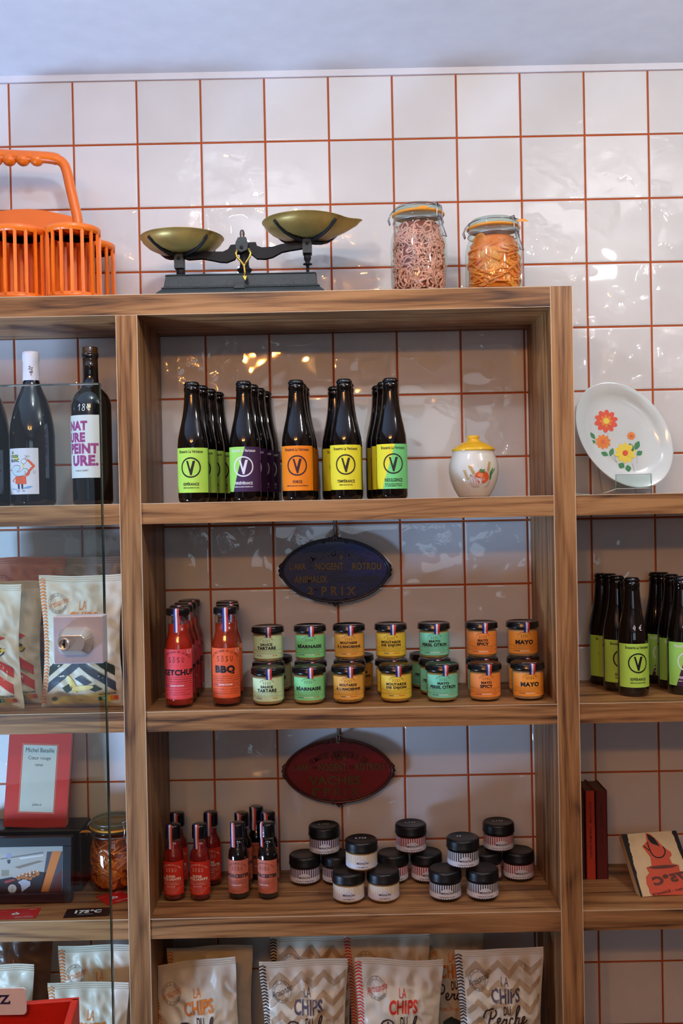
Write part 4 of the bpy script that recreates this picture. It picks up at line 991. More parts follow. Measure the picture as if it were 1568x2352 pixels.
fz = MB(); c0 = qs(703, 255); sc = 1 / 2.851 / 1182
fz.prism([(qs(*p_)[0], qs(*p_)[2]) for p_ in ((680, 258), (730, 256), (743, 290), (738, 335), (700, 352), (668, 335), (664, 290))], -.016, -.006, m_ironb)
fz.sphere((qs(702, 322)[0], -.017, qs(702, 322)[2]), .0035, m_dk, 12, 6, (1, .5, 1)); fz.build('pivot_housing', t, .001)
fz = MB(); M0 = Matrix.Translation((c0[0], -.004, c0[2]))
fz.lathe([(.0045, -.002), (.0048, .003), (.0042, .005), (.0050, .008), (.0046, .013), (.0030, .0165), (.0001, .0175)], mat('worn_steel', (120, 112, 108), .35, metal=.8), 20, M0); fz.build('finial', t)
pd = MB(); pz = .0435; x_ = qs(716, 400)[0]
zt_ = qs(716, 350)[2]
pd.lathe([(.016, pz - .001), (.016, pz + .002), (.0125, pz + .004), (.010, pz + .009), (.0135, pz + .0135), (.015, pz + .017), (.010, pz + .020), (.0085, pz + .026), (.009, zt_ + .004)], m_dk, 28, Matrix.Translation((x_, 0, 0))); pd.build('pedestal', t)
po = MB(); 
po.tube([qs(*p_, ys - .060) for p_ in ((668, 330), (659, 348), (668, 372), (695, 402), (713, 428), (718, 470), (720, 505))], [.0022, .0022, .0024, .0024, .0022, .0018, .0016], m_brs2, 8)
po.tube([qs(*p_, ys - .060) for p_ in ((744, 322), (757, 345), (750, 372), (730, 402), (715, 428))], .0022, m_brs2, 8)
a_ = [(qs(*p_, ys - .060)[0], qs(*p_, ys - .060)[2]) for p_ in ((706, 495), (720, 502), (733, 493), (722, 527))]; po.prism(a_, -.062, -.058, m_brs2)
po.tube([qs(665, 330, ys - .060), qs(665, 325, ys - .006)], .002, m_brs2, 6); po.tube([qs(745, 322, ys - .060), qs(745, 318, ys - .006)], .002, m_brs2, 6)
po.build('pointer', t)
mk = MB().prism([(qs(*p_, ys - .056)[0], qs(*p_, ys - .056)[2]) for p_ in ((710, 512), (724, 525), (740, 512), (728, 545))], -.058, -.050, m_dk); mk.build('index_mark', t)
def pan(cx, cy, R_, dz, spout, hx, hy, foot, arm):
    cc = qs(cx, cy); mb = MB()
    th = .0012
    n = 72; prof = [(1.0, 0), (.985, -.0022), (.93, -.30), (.80, -.62), (.62, -.86), (.42, -.97), (.2, -1.0), (.0001, -1.0)]
    vs = []; fs = []
    for inner in (0, 1):
        for (r, z) in prof:
            for i in range(n):
                a = 2 * PI * i / n
                rr = R_ * r * (1 if not inner else .985); k_ = 0
                if spout:
                    k_ = max(0, math.cos(a)) ** 26 * .30 * max(0, (r - .5) / .5)
                X = rr * math.cos(a) * (1 + k_); Y = rr * math.sin(a) * (1 - (.10 * max(0, math.cos(a)) ** 2 * (r ** 2) if spout else 0))
                zz = z * dz + (k_ * .012 if spout else 0) + (0 if not inner else .0011)
                vs.append((cc[0] + X, Y, cc[2] + zz))
    P_ = len(prof)
    for j in range(P_ - 1):
        for i in range(n):
            k2 = (i + 1) % n
            fs.append((j * n + i, j * n + k2, (j + 1) * n + k2, (j + 1) * n + i)); fs.append(((P_ + j) * n + i, (P_ + j + 1) * n + i, (P_ + j + 1) * n + k2, (P_ + j) * n + k2))
    for i in range(n): fs.append((i, P_ * n + i, P_ * n + (i + 1) % n, (i + 1) % n))
    mb.add(vs, fs, m_brass, True); mb.build('pan', t)
    sp_ = MB(); h0 = qs(hx, hy)
    bz = cc[2] - dz
    for k_ in range(4):
        a = PI / 4 + k_ * PI / 2; ca, sa = math.cos(a), math.sin(a)
        pts = [(h0[0] + ca * r_ * R_, sa * r_ * R_, bz - .0035 + dz * z_) for r_, z_ in ((.0, -.08), (.25, -.03), (.45, .06), (.66, .25), (.82, .50), (.90, .68), (.97, .80))]
        pts = [(h0[0] + (p_[0] - h0[0]) + (cc[0] - h0[0]) * min(1, i / 3), p_[1], p_[2]) for i, p_ in enumerate(pts)]
        pts[-1] = (pts[-1][0], pts[-1][1], pts[-1][2])
        sp_.tube(pts, [.0045, .0042, .004, .0038, .0034, .0034, .003], m_dk, 8, flat=.75)
    zb = bz - .004
    sp_.box(h0[0] - .0088, h0[0] + .0088, -.012, .012, zb - .026, zb + .001, m_ironb); sp_.sphere((h0[0], -.012, zb - .008), .0035, m_dk, 10, 6, (1, .5, 1))
    ft = foot
    if ft == 'cup':
        sp_.lathe([(.0095, .0425), (.0080, .0455), (.0055, .0490), (.0085, .0530), (.0085, .060), (.0072, zb - .024)], m_dk, 20, Matrix.Translation((h0[0] + .002, 0, 0)))
    else:
        sp_.lathe([(.011, .0425), (.009, .0450), (.0030, .0460), (.0030, .066), (.0088, .0675), (.0088, .0690), (.0040, .071), (.0050, .074), (.0070, .078), (.0072, zb - .024)], m_dk, 20, Matrix.Translation((h0[0], 0, 0)))
    sp_.build('pan_support', t)
pan(308, 252, .0810, .0290, False, 290, 330, 'cup', 0)
pan(1118, 150, .0850, .0300, True, 1126, 245, 'rod', 0)

# ------------------------------------------------------------------ clip top jars
m_rubber = mat('orange_rubber', (240, 156, 48), .5); m_wire = mat('galvanised_wire', (168, 168, 174), .28, metal=.9)
m_glass_j = thin_glass('jar_glass', (238, 246, 242), 1.6); m_glass_rim = mat('thick_glass_rim', (176, 196, 188), .12, coat=.6)
def clip_jar(label, loc, R_, zsh, zg, rotz, content, tongue):
    t = thing('clip_jar', label, 'jar', loc, rotz); H_ = zg + .016; rn = R_ * .86
    ip = [(R_ * .86, .004), (R_ * .95, .010), (R_ * .972, .030), (R_ * .972, zsh - .012), (R_ * .93, zsh), (rn * .955, zsh + .014), (rn * .955, zg - .020)]
    op = [(R_ * .84, 0), (R_ * .90, .0006), (R_ * .965, .006), (R_, .022), (R_ * 1.0, zsh - .014), (R_ * .965, zsh), (R_ * .89, zsh + .012), (rn * .99, zsh + .019), (rn * .99, zg - .012), (rn * 1.03, zg - .009), (rn * 1.03, zg - .0035)]
    MB().lathe(op, m_glass_j, 56).build('glass', t)
    content(t, ip, R_)
    MB().lathe([(rn * .70, zg - .0025), (rn * 1.05, zg - .0025), (rn * 1.085, zg - .0008), (rn * 1.085, zg + .0008), (rn * 1.05, zg + .0018), (rn * .70, zg + .0018)], m_rubber, 56).prism([(rn * 1.05 * math.sin(tongue) - .012, -.0), (rn * 1.05 * math.sin(tongue) + .012, 0), (rn * 1.05 * math.sin(tongue) + .006, .0045), (rn * 1.05 * math.sin(tongue) - .006, .0045)], -rn * 1.07, -rn * 1.04, m_rubber, Matrix.Translation((0, 0, zg))).build('rubber_ring', t)
    MB().lathe([(rn * 1.03, zg + .0020), (rn * 1.04, zg + .004), (rn * 1.02, zg + .0075), (rn * .95, zg + .0085), (rn * .94, zg + .0135), (rn * .90, zg + .0155), (rn * .80, zg + .0150), (rn * .70, zg + .0115), (.0001, zg + .0115)], thin_glass('lid_glass', (226, 238, 232), 1.5), 56).build('glass_lid', t)
    w = MB()
    for z, r in ((zg + .0098, rn * .975), (zg - .0145, rn * 1.035)): w.tube([(r * math.sin(2 * PI * i / 48), -r * math.cos(2 * PI * i / 48), z) for i in range(48)], .0011, m_wire, 6, True)
    for sgn in (-1, 1):
        M = Matrix.Rotation(sgn * 1.45 if sgn < 0 else .78, 4, 'Z')
        r = rn * 1.06
        if sgn > 0:     # front clasp
            w.tube([(-.007, -r + .006, zg + .013), (-.0085, -r - .001, zg + .010), (-.0075, -r - .004, zg), (-.0085, -r - .003, zg - .012), (-.0055, -r - .004, zg - .018), (-.003, -r - .004, zg - .010)], .0012, m_wire, 6, M=M)
            w.tube([(.007, -r + .006, zg + .013), (.0085, -r - .001, zg + .010), (.0075, -r - .004, zg), (.0085, -r - .003, zg - .012), (.0055, -r - .004, zg - .018), (.003, -r - .004, zg - .010)], .0012, m_wire, 6, M=M)
            w.tube([(-.007, -r + .006, zg + .013), (0, -r + .002, zg + .016), (.007, -r + .006, zg + .013)], .0014, m_wire, 6, M=M)
            w.tube([(-.0055, -r - .003, zg - .016), (-.0045, -r - .008, zg - .032), (-.0055, -r - .015, zg - .052), (.0055, -r - .015, zg - .052), (.0045, -r - .008, zg - .032), (.0055, -r - .003, zg - .016)], .0012, m_wire, 6, M=M)
            w.tube([(-.004, -r - .002, zg - .012), (-.002, -r - .006, zg - .020), (.002, -r - .006, zg - .020), (.004, -r - .002, zg - .012)], .0011, m_wire, 6, M=M)
        else:           # hinge
            w.tube([(-.005, -r + .003, zg + .010), (-.0055, -r - .004, zg + .002), (-.005, -r - .009, zg - .010), (-.003, -r - .006, zg - .019), (.003, -r - .006, zg - .019), (.005, -r - .009, zg - .010), (.0055, -r - .004, zg + .002), (.005, -r + .003, zg + .010)], .0012, m_wire, 6, M=M)
    w.build('wire_clasp', t)
    return t
def onions(t, ip, R_):
    m1 = mat('pickled_onion', (240, 172, 150), .25, coat=.7, var=.25, vscale=50); m2 = mat('onion_brine', (150, 72, 52), .2, coat=.6)
    mb = MB(); mb.lathe([(a * .86, b) for a, b in ip] + [(.0001, ip[-1][1])], m2, 40)
    r = random.Random(5)
    for i in range(330):
        a = r.uniform(-2.0, 2.0); z = r.uniform(.010, ip[-1][1] - .006); Rr = R_ * (.93 if z < ip[3][1] else .80)
        rad = r.uniform(.006, .019); w = r.uniform(.0013, .0023); a0 = r.uniform(0, 6.28); sp_ = r.uniform(2.0, 5.2); tilt = r.uniform(-.9, .9); pts = []
        for k in range(14):
            q_ = a0 + sp_ * k / 13; u = rad * math.cos(q_); v = rad * math.sin(q_) * r.choice([1]) * math.cos(tilt)
            zz = min(max(z + v, .007), ip[-1][1]); lim = R_ * (.945 if zz < ip[3][1] else (.945 - .16 * min(1, (zz - ip[3][1]) / .026)))
            aa = a + u / R_; rr = lim - .002 - abs(math.sin(q_ * 1.3 + i)) * .0035
            pts.append((rr * math.sin(aa), -rr * math.cos(aa), zz))
        mb.tube(pts, w, m1, 5, flat=.8)
    mb.build('pickled_onions', t)['kind'] = 'stuff'
def carrots(t, ip, R_, seed=9, dark=1.0):
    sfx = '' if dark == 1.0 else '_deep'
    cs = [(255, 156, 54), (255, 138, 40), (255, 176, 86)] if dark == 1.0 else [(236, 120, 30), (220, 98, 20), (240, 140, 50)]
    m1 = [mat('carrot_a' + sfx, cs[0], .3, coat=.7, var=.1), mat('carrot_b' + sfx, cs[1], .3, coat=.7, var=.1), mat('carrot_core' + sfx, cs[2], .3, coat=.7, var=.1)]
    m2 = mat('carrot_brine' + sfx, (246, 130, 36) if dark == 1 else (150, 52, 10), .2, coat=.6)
    mb = MB(); mb.lathe([(a * .88, b) for a, b in ip] + [(.0001, ip[-1][1])], m2, 40)
    r = random.Random(seed)
    for i in range(170):
        a = r.uniform(-2.0, 2.0); z = r.uniform(.016, ip[-1][1] - .010); Rr = R_ * (.93 if z < ip[3][1] else .80)
        if i % 5 < 3:
            rr = r.uniform(.009, .018); tl = r.uniform(-.5, .5)
            M = Matrix.Rotation(a, 4, 'Z') @ Matrix.Translation((0, -(Rr - .0075), max(z, rr + .004))) @ Matrix.Rotation(PI / 2 + tl * .25, 4, 'X') @ Matrix.Rotation(r.uniform(0, 3), 4, 'Z')
            mb.lathe([(rr * .96, 0), (rr, .0008), (rr, .0022), (rr * .92, .003), (rr * .62, .0031), (rr * .58, .0028), (rr * .0001, .003)], m1[i % 2], 22, M, sx=1.0, sy=r.uniform(.7, 1)); mb.lathe([(rr * .52, .003), (rr * .45, .0036), (.0001, .0037)], m1[2], 18, M)
        else:
            l = r.uniform(.012, .024); tl = r.uniform(-.6, .6); pts = []
            for k in range(6):
                u = l * (k / 5 - .5) * 2; aa = a + u * math.cos(tl) / R_; zz = min(max(z + u * math.sin(tl), .008), ip[-1][1])
                lim = R_ * (.93 if zz < ip[3][1] else (.93 - .16 * min(1, (zz - ip[3][1]) / .026)))
                rr = lim - .002; pts.append((rr * math.sin(aa), -rr * math.cos(aa), zz))
            mb.tube(pts, r.uniform(.0014, .0028), m1[i % 2], 6)
    mb.build('pickled_carrots', t)['kind'] = 'stuff'
yj = 1.928
clip_jar('tall clip top glass jar of pink pickled onions on top of the unit', (ray(962, 600).x * yj, yj, ZT), .0545, .112, .156, 0, onions, .1)
clip_jar('short clip top glass jar of orange pickled carrots on top of the unit', (ray(1134, 600).x * yj, yj, ZT), .0552, .090, .127, 0, carrots, 1.2)
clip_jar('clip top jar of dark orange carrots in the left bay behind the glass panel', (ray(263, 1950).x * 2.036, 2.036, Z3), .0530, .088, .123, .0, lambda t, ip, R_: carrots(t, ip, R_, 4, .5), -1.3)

# ------------------------------------------------------------------ crisp bags
m_foil = mat('cream_foil', (226, 214, 190), .45, coat=.10, bump=.12, bscale=30)
PERCHE = [[(.30, -.12), (.42, .30), (.52, .86)], [(.10, .40), (.06, .58), (.22, .88), (.52, .98), (.78, .90), (.82, .68), (.66, .48), (.40, .42)], [(.84, .24), (1.02, .34), (1.06, .46), (.96, .50), (.88, .34), (.92, .16), (1.08, .16), (1.24, .34), (1.30, .48), (1.34, .42), (1.46, .46), (1.40, .26), (1.46, .14), (1.58, .22)],
          [(1.86, .44), (1.74, .50), (1.62, .36), (1.62, .20), (1.76, .14), (1.92, .26), (2.14, .70), (2.26, 1.04), (2.20, 1.12), (2.10, .92), (1.94, .14)], [(1.96, .24), (2.12, .46), (2.22, .44), (2.18, .22), (2.26, .14), (2.40, .24), (2.54, .40), (2.56, .52), (2.46, .52), (2.40, .32), (2.46, .16), (2.62, .20), (2.74, .34)]]
def bag_surface(w, h, d, seed, side_in=.10, lean=0.0):
    def sil(v): return 1 - side_in * math.sin(PI * min(1, v * 1.05)) ** 1.2 * (1.0 if v > .12 else v / .12)
    def thick(u, v):
        a = max(0, 1 - abs(u) ** 2.2) ** .75
        b = min(1, v / .13) ** .6 if v < .5 else 1
        cc = 1 if v < .55 else max(0, 1 - ((v - .55) / .39) ** 1.7)
        if v > .94: cc = 0
        return d * a * b * cc
    def pt(x, z, side, off=0.0):
        u = max(-1, min(1, x / (w / 2))); v = z / h
        X = x * sil(v); t_ = thick(u, v)
        nz = noise.noise(Vector((x * 26 + seed * 7, z * 22, side * 3))) * .0065 + abs(noise.noise(Vector((x * 46 + z * 34 + seed, z * 30 - x * 20 + 9, side * 5)))) * .0085
        amt = min(1, t_ / .006)
        fold = .0022 * math.sin(x * 160 + seed) * math.exp(-((v - .90) / .05) ** 2)
        ww = .006 * noise.noise(Vector((x * 9 + seed * 3, .5, 1.0))) * max(0, (v - .5) * 2)
        Y = side * (t_ + .0004) + nz * amt + fold + ww
        return (X, Y - off + lean * z, z + .004 * noise.noise(Vector((x * 12 + seed, 3.3, v * 2))) * v)
    return pt
def chips_art(w, h, accent, chev, flat=False):
    c = Cv(.006, .00022); c.step_y_off = False
    ac = paper(*accent); dk = paper(52, 30, 28); tx = dk if chev else ac; tx2 = paper(84, 76, 92) if chev else ac
    T_ = h
    if chev:
        tan = mat('tan_chevron_print', (186, 158, 124), .45)
        for r_ in range(5):
            z = T_ - .030 - r_ * .034; n = 7; pts = []
            x0, x1 = -w / 2 + .016, w / 2 - .004
            for i in range(n + 1): pts.append((x0 + (x1 - x0) * i / n, z + (.010 if i % 2 else -.010)))
            c.raw([q_ for p_ in pts for q_ in ((p_[0], p_[1]), (p_[0], p_[1] - .013))], [(2 * i, 2 * i + 1, 2 * i + 3, 2 * i + 2) for i in range(n)], tan, 1)
    # chevron strip on the left edge
    for i in range(int((T_ - .012) / .0062)):
        z = T_ - .006 - i * .0062; x = -w / 2
        c.raw([(x, z - .0030), (x + .0062, z), (x + .0125, z - .0030), (x + .0125, z - .0060), (x + .0062, z - .0030), (x, z - .0060)], [(0, 1, 4, 5), (1, 2, 3, 4)], dk if chev else ac, 1)
    sx, sz = -.045, T_ - .0545
    c.ring(sx, sz, .0190, .0196, dk, 2); c.ring(sx, sz, .0138, .0142, dk, 2)
    c.arc('SALÉE À POINT', sx, sz, .0164, .0030, dk, PI * .95, PI * .05, 2, False, .01); c.arc('CUITE AU CHAUDRON' if not chev else 'POIVRÉE À SOUHAIT', sx, sz, .0164, .0030, dk, PI * 1.08, PI * 1.92, 2, True, .01)
    c.text('Artisanale', sx, sz + .001, .046, .012, ac if not chev else dk, 3, -.006, .5, .38)
    c.text('LA', .007, T_ - .0575, .0145, .0165, tx2, 2, .0); c.text('CHIPS', .0085, T_ - .0830, .059, .0270, tx2, 2, .03); c.text('DU', .010, T_ - .1095, .0150, .0165, dk, 2, .02)
    for st in PERCHE: c.stroke([(-.041 + p_[0] * .0345, T_ - .1405 + p_[1] * .034) for p_ in st], .0031, dk, 3)
    c.text('CULTURE DE NORMANDIE', .006, T_ - .156, .094, .0062, tx, 2, .02)
    return c
def lower_art(c, w, h, accent):
    cl = [paper(44, 58, 52), paper(62, 70, 84), paper(40, 60, 40)]; cr_ = paper(236, 214, 118) ; wt = paper(236, 232, 226)
    for j, z in enumerate((.128, .098)):
        m = cl[j] if accent[1] > 90 else paper(206, 52, 34)
        c.poly([(-w / 2 + .014, z - .050), (0.0, z), (0.0, z - .017), (-w / 2 + .014, z - .068)], m, 1)
        c.poly([(w / 2 - .012, z - .050), (0.0, z), (0.0, z - .017), (w / 2 - .012, z - .068)], m, 1)
    c.poly([(-.010, .058), (.003, .065), (.026, .050), (.012, .045)], cl[1] if accent[1] > 90 else paper(206, 52, 34), 2); c.poly([(-.036, .040), (-.022, .048), (-.012, .038), (-.026, .030)], cl[2] if accent[1] > 90 else paper(206, 52, 34), 2)
    c.poly([(.014, .040), (.030, .046), (.044, .036), (.030, .032)], cl[2] if accent[1] > 90 else paper(206, 52, 34), 2)
    c.ell(-.016, .047, .006, .019, paper(238, 216, 130), 2, 20, .5); c.ell(.006, .040, .022, .005, paper(240, 224, 150), 3, 20, .1); c.ell(.030, .108, .026, .0055, paper(238, 206, 70), 3, 20, .3)
    c.poly([(-.060, .016), (-.03, .024), (.0, .026), (.04, .030), (.060, .022), (.056, .008), (-.056, .008)], cr_, 1)
    for i, col in enumerate(((20, 110, 70), (110, 180, 70), (240, 200, 60), (236, 140, 50), (220, 80, 50))): c.rect(.034 + i * .0072, .0135, .034 + (i + 1) * .0072, .0215, paper(*col), 4)
    c.poly(rrect(.0405, .0120, .0490, .0235, .002, 3), WHITE, 5); c.poly(rrect(.0415, .0130, .0480, .0225, .002, 3), paper(110, 180, 110), 6); c.text('B', .0448, .0178, .0030, .0058, WHITE, 7, .03)
    c.text('NUTRI-SCORE', .052, .0265, .032, .0034, BLACK, 3, .02); c.text('125 g', .001, .016, .010, .0036, BLACK, 3)
    c.ell(-.052, .018, .008, .006, paper(206, 180, 90), 3); c.ell(-.052, .018, .005, .004, paper(70, 80, 90), 4)
    if accent[1] < 90:
        c.ell(-.005, .052, .014, .026, paper(214, 40, 30), 5, 20, -.5); c.ell(.030, .060, .010, .024, paper(206, 36, 28), 5, 20, -.2); c.stroke([(.034, .086), (.036, .094), (.042, .097)], .002, paper(60, 110, 50), 5)
        c.poly([(.036, .158 - .012), (.056, .150 - .012), (.036, .142 - .012)], paper(206, 52, 34), 5); c.text('CHE', .020, .146, .028, .013, paper(206, 52, 34), 5, .03)
bags = {}
def bag(kind, label, loc, rz, tilt=0.0, w=.172, h=.283, full=False, seed=1, group='crisp bags', foil=None):
    key = (kind, w, h, seed)
    t = thing('crisp_bag', label, 'bag', loc, rz, group); t.rotation_euler = (0, tilt, rz)
    accent, chev = {'org': ((232, 130, 46), False), 'blk': ((60, 44, 46), True), 'red': ((222, 52, 34), False)}[kind]
    pt = bag_surface(w, h, .026, seed); mb = MB(); NU, NV = 48, 66
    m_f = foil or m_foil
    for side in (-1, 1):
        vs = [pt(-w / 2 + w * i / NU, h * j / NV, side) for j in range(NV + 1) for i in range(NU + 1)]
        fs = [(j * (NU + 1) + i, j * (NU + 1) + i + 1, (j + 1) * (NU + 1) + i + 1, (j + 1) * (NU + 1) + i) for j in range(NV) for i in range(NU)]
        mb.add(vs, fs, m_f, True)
    for zz in (h - .004, h - .008, h - .012): mb.tube([pt(-w / 2 + w * i / 20, zz, -1, .0006) for i in range(21)], .0005, m_f, 4)
    c = chips_art(w, h, accent, chev)
    if full: lower_art(c, w, h, accent)
    if not full: c.poly([(-.05, .03), (.05, .03), (.05, .09), (0, .12), (-.05, .09)], paper(52, 60, 60), 1)
    mb.canvas(c, lambda x, y, z: pt(x, y, -1, .0007 + z))
    o = mb.build('pouch', t)
    return t
GB = 'crisp bags standing on the lowest visible shelf'
yb_ = 1.925
def bagx(px, y=yb_, py=2280): return ray(px, py).x * y
bag('org', 'cream crisp bag with orange lettering, leftmost on the bottom shelf of the middle bay', (bagx(470), yb_, Z4), 0, .05 - .0, h=.279, seed=2, group=GB).rotation_euler.y = -.09
bag('blk', 'crisp bag with zigzag print and dark lettering, second from the left in the middle bay', (bagx(698), yb_, Z4), .03, .0, h=.276, seed=5, group=GB)
bag('red', 'cream crisp bag with red lettering, third from the left in the middle bay', (bagx(908), yb_, Z4), 0, .03, h=.274, seed=8, group=GB)
bag('blk', 'taller crisp bag with zigzag print at the right end of the middle bay', (bagx(1148), yb_, Z4), 0, .0, h=.292, seed=11, group=GB).rotation_euler.y = .0
bag('blk', 'brown zigzag crisp bag in shade behind the second bag from the left', (bagx(705, 1.99), 1.99, Z4), 0, .05, h=.296, seed=14, group=GB)
bag('red', 'brown crisp bag in shade behind the red lettered bag', (bagx(897, 1.99), 1.99, Z4), 0, -.02, h=.300, seed=17, group=GB)
bag('org', 'dark crisp bag in deep shade behind the leftmost bag of the middle bay', (bagx(490, 1.99), 1.99, Z4), 0, -.02, h=.278, seed=18, group=GB)
bag('org', 'dark crisp bag against the wall between the third and the right end bag', (bagx(1035, 2.03), 2.03, Z4), 0, -.02, w=.150, h=.290, seed=19, group=GB)
# left bay, middle shelf
GL = 'crisp bags behind the glass panel'
bag('org', 'cream crisp bag with orange lettering right behind the metal lock', (bagx(189, 1.925, 1500), 1.925, Z2), 0, -.0, w=.162, h=.254, full=True, seed=21, group=GL)
bag('red', 'cream crisp bag with red peppers cut by the left picture edge', (bagx(-42, 1.915, 1500), 1.915, Z2), 0, .0, w=.160, h=.240, full=True, seed=24, group=GL)
bag('red', 'cream crisp bag with red peppers behind the leftmost one, its right edge showing', (bagx(6, 1.965, 1500), 1.965, Z2), 0, .02, w=.160, h=.243, full=True, seed=26, group=GL)
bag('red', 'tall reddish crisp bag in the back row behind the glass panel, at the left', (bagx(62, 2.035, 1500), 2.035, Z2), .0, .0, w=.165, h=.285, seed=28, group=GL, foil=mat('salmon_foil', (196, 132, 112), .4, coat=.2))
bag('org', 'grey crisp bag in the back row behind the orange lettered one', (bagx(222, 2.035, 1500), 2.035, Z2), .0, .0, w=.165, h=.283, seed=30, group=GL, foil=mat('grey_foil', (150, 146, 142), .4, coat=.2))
# left bay, lower shelf
GLL = 'crisp bags low in the left bay'
bag('org', 'cream crisp bag with orange lettering above the red tray, front row', (bagx(203, 1.92), 1.92, Z4), 0, .0, w=.158, h=.243, seed=33, group=GLL)
bag('org', 'cream crisp bag behind the one above the red tray, its top and stamp showing', (bagx(226, 1.975), 1.975, Z4), 0, .0, w=.158, h=.290, seed=35, group=GLL)
bag('red', 'cream crisp bag with red edge low at the left picture edge', (bagx(-18, 1.935), 1.935, Z4), 0, .0, w=.165, h=.272, seed=37, group=GLL)
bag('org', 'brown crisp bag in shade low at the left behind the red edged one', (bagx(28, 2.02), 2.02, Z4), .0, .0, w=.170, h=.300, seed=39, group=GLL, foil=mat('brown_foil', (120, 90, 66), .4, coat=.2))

# ------------------------------------------------------------------ left bay lower objects
yf = 1.940
pr = at(163, 2078, yf); tl = at(170, 1927, yf + .02)
fw, fh = .205, .125
t = thing('picture_frame', 'black framed photograph of a kitchen on the left lower shelf', 'picture frame', (pr.x - fw / 2, yf, Z3 + .002)); t.rotation_euler = (-.12, 0, 0)
m_fr = mat('black_frame', (14, 16, 22), .4)
fb = MB()
b_ = .0180
fb.box(-fw / 2, fw / 2, 0, .016, 0, b_, m_fr).box(-fw / 2, fw / 2, 0, .016, fh - b_, fh, m_fr).box(-fw / 2, -fw / 2 + b_, 0, .016, b_, fh - b_, m_fr).box(fw / 2 - b_, fw / 2, 0, .016, b_, fh - b_, m_fr)
fb.box(-fw / 2, fw / 2, .016, .020, 0, fh, m_fr)
fb.build('frame', t, .001)
c = Cv(0, .0001)
def ph(X, Y): return (fw / 2 - b_ - (682 - X) / 4.6118 / 1178 , b_ + (1832 - Y) / 4.6118 / 1178 * .83)
wall_, dark_, org_, wht = paper(176, 172, 166), paper(30, 30, 36), paper(212, 122, 48), paper(214, 212, 210)
c.rect(-fw / 2 + b_, b_, fw / 2 - b_, fh - b_, wall_, 0)
c.poly([ph(*q_) for q_ in ((-120, 1832), (-120, 1690), (120, 1640), (190, 1660), (420, 1580), (500, 1590), (440, 1832))], dark_, 1)
c.poly([ph(*q_) for q_ in ((470, 1590), (500, 1330), (560, 1330), (690, 1330), (690, 1832), (440, 1832))], paper(74, 72, 84), 1)
c.poly([ph(*q_) for q_ in ((555, 1330), (655, 1330), (520, 1830), (440, 1830))], org_, 3); c.poly([ph(*q_) for q_ in ((590, 1640), (660, 1560), (655, 1830), (545, 1830))], paper(96, 48, 40), 2)
c.poly([ph(*q_) for q_ in ((0, 1405), (460, 1330), (460, 1350), (0, 1420))], paper(120, 116, 112), 1); c.poly([ph(*q_) for q_ in ((200, 1400), (460, 1368), (460, 1385), (220, 1420))], wht, 2)
c.poly([ph(*q_) for q_ in ((150, 1515), (410, 1440), (465, 1450), (200, 1538))], paper(136, 116, 104), 2)
for x, y in ((200, 1650), (240, 1632), (282, 1650), (318, 1620), (282, 1612), (360, 1618), (355, 1590), (398, 1600), (322, 1650)): c.ell(*ph(x, y), .0045, .0052, paper(176, 110, 56), 3, 14); c.ell(*ph(x, y - 24), .0016, .0016, wht, 4, 8)
c.poly([ph(*q_) for q_ in ((190, 1705), (250, 1670), (325, 1700), (325, 1750), (235, 1830), (225, 1745))], paper(190, 196, 214), 4)
c.ell(*ph(132, 1785), .0085, .0082, paper(206, 204, 196), 4, 22); c.stroke([ph(135, 1752), ph(132, 1812)], .0006, BLACK, 5); c.poly([ph(*q_) for q_ in ((40, 1690), (150, 1662), (168, 1680), (60, 1720))], paper(168, 60, 60), 4)
c.poly([ph(*q_) for q_ in ((70, 1425), (110, 1420), (105, 1470), (80, 1472))], paper(60, 60, 80), 2); c.ell(*ph(92, 1372), .0055, .0045, paper(150, 152, 190), 2, 14); c.rect(*ph(14, 1625), *ph(94, 1550), paper(140, 136, 120), 2)
MB().canvas(c, lambda x, y, z: (x, .0120 - z, y)).build('photograph', t)
# block the book stands on
bt = thing('box', 'black box behind the framed photograph carrying the red book', 'box', (pr.x - .115, 2.040, Z3))
MB().box(-.11, .122, -.040, .038, 0, .1265, m_fr).build('carton', bt, .004)
pb0 = at(80, 1925, 2.012)
t = thing('book', 'red paperback novel with a pale title panel behind the glass panel', 'book', (pb0.x, 2.012, Z3 + .1268)); t.rotation_euler = (-.13, .050, 0)
bw, bh = .128, .190
mrd = mat('red_book_cover', (214, 44, 26), .45, coat=.15); pgs = mat('book_pages', (196, 180, 150), .8)
MB().box(-bw / 2, bw / 2, 0, .0008, 0, bh, mrd).box(-bw / 2, bw / 2, .0172, .018, 0, bh, mrd).box(-bw / 2, -bw / 2 + .0008, 0, .018, 0, bh, mrd).build('cover', t)
MB().box(-bw / 2 + .001, bw / 2 - .0015, .0009, .0171, .001, bh - .0015, pgs).build('pages', t)
c = Cv(0); cream = paper(206, 204, 188)
c.rect(-.0335, .0310, .0355, .1640, cream, 1); c.rect(-.0360, .0285, .0380, .1665, paper(226, 150, 110), 0); c.rect(-.0350, .0295, .0370, .1655, mrd, 0.5); 
c.text('Michel Bataille', .001, .1540, .058, .0085, BLACK, 2); c.text('Cœur rouge', .001, .1375, .046, .0085, BLACK, 2); c.text('roman', .001, .1240, .016, .0042, BLACK, 2); c.text('Julliard', .001, .0450, .018, .0062, BLACK, 2)
MB().canvas(c, plane_y(.0003)).build('title_panel', t)
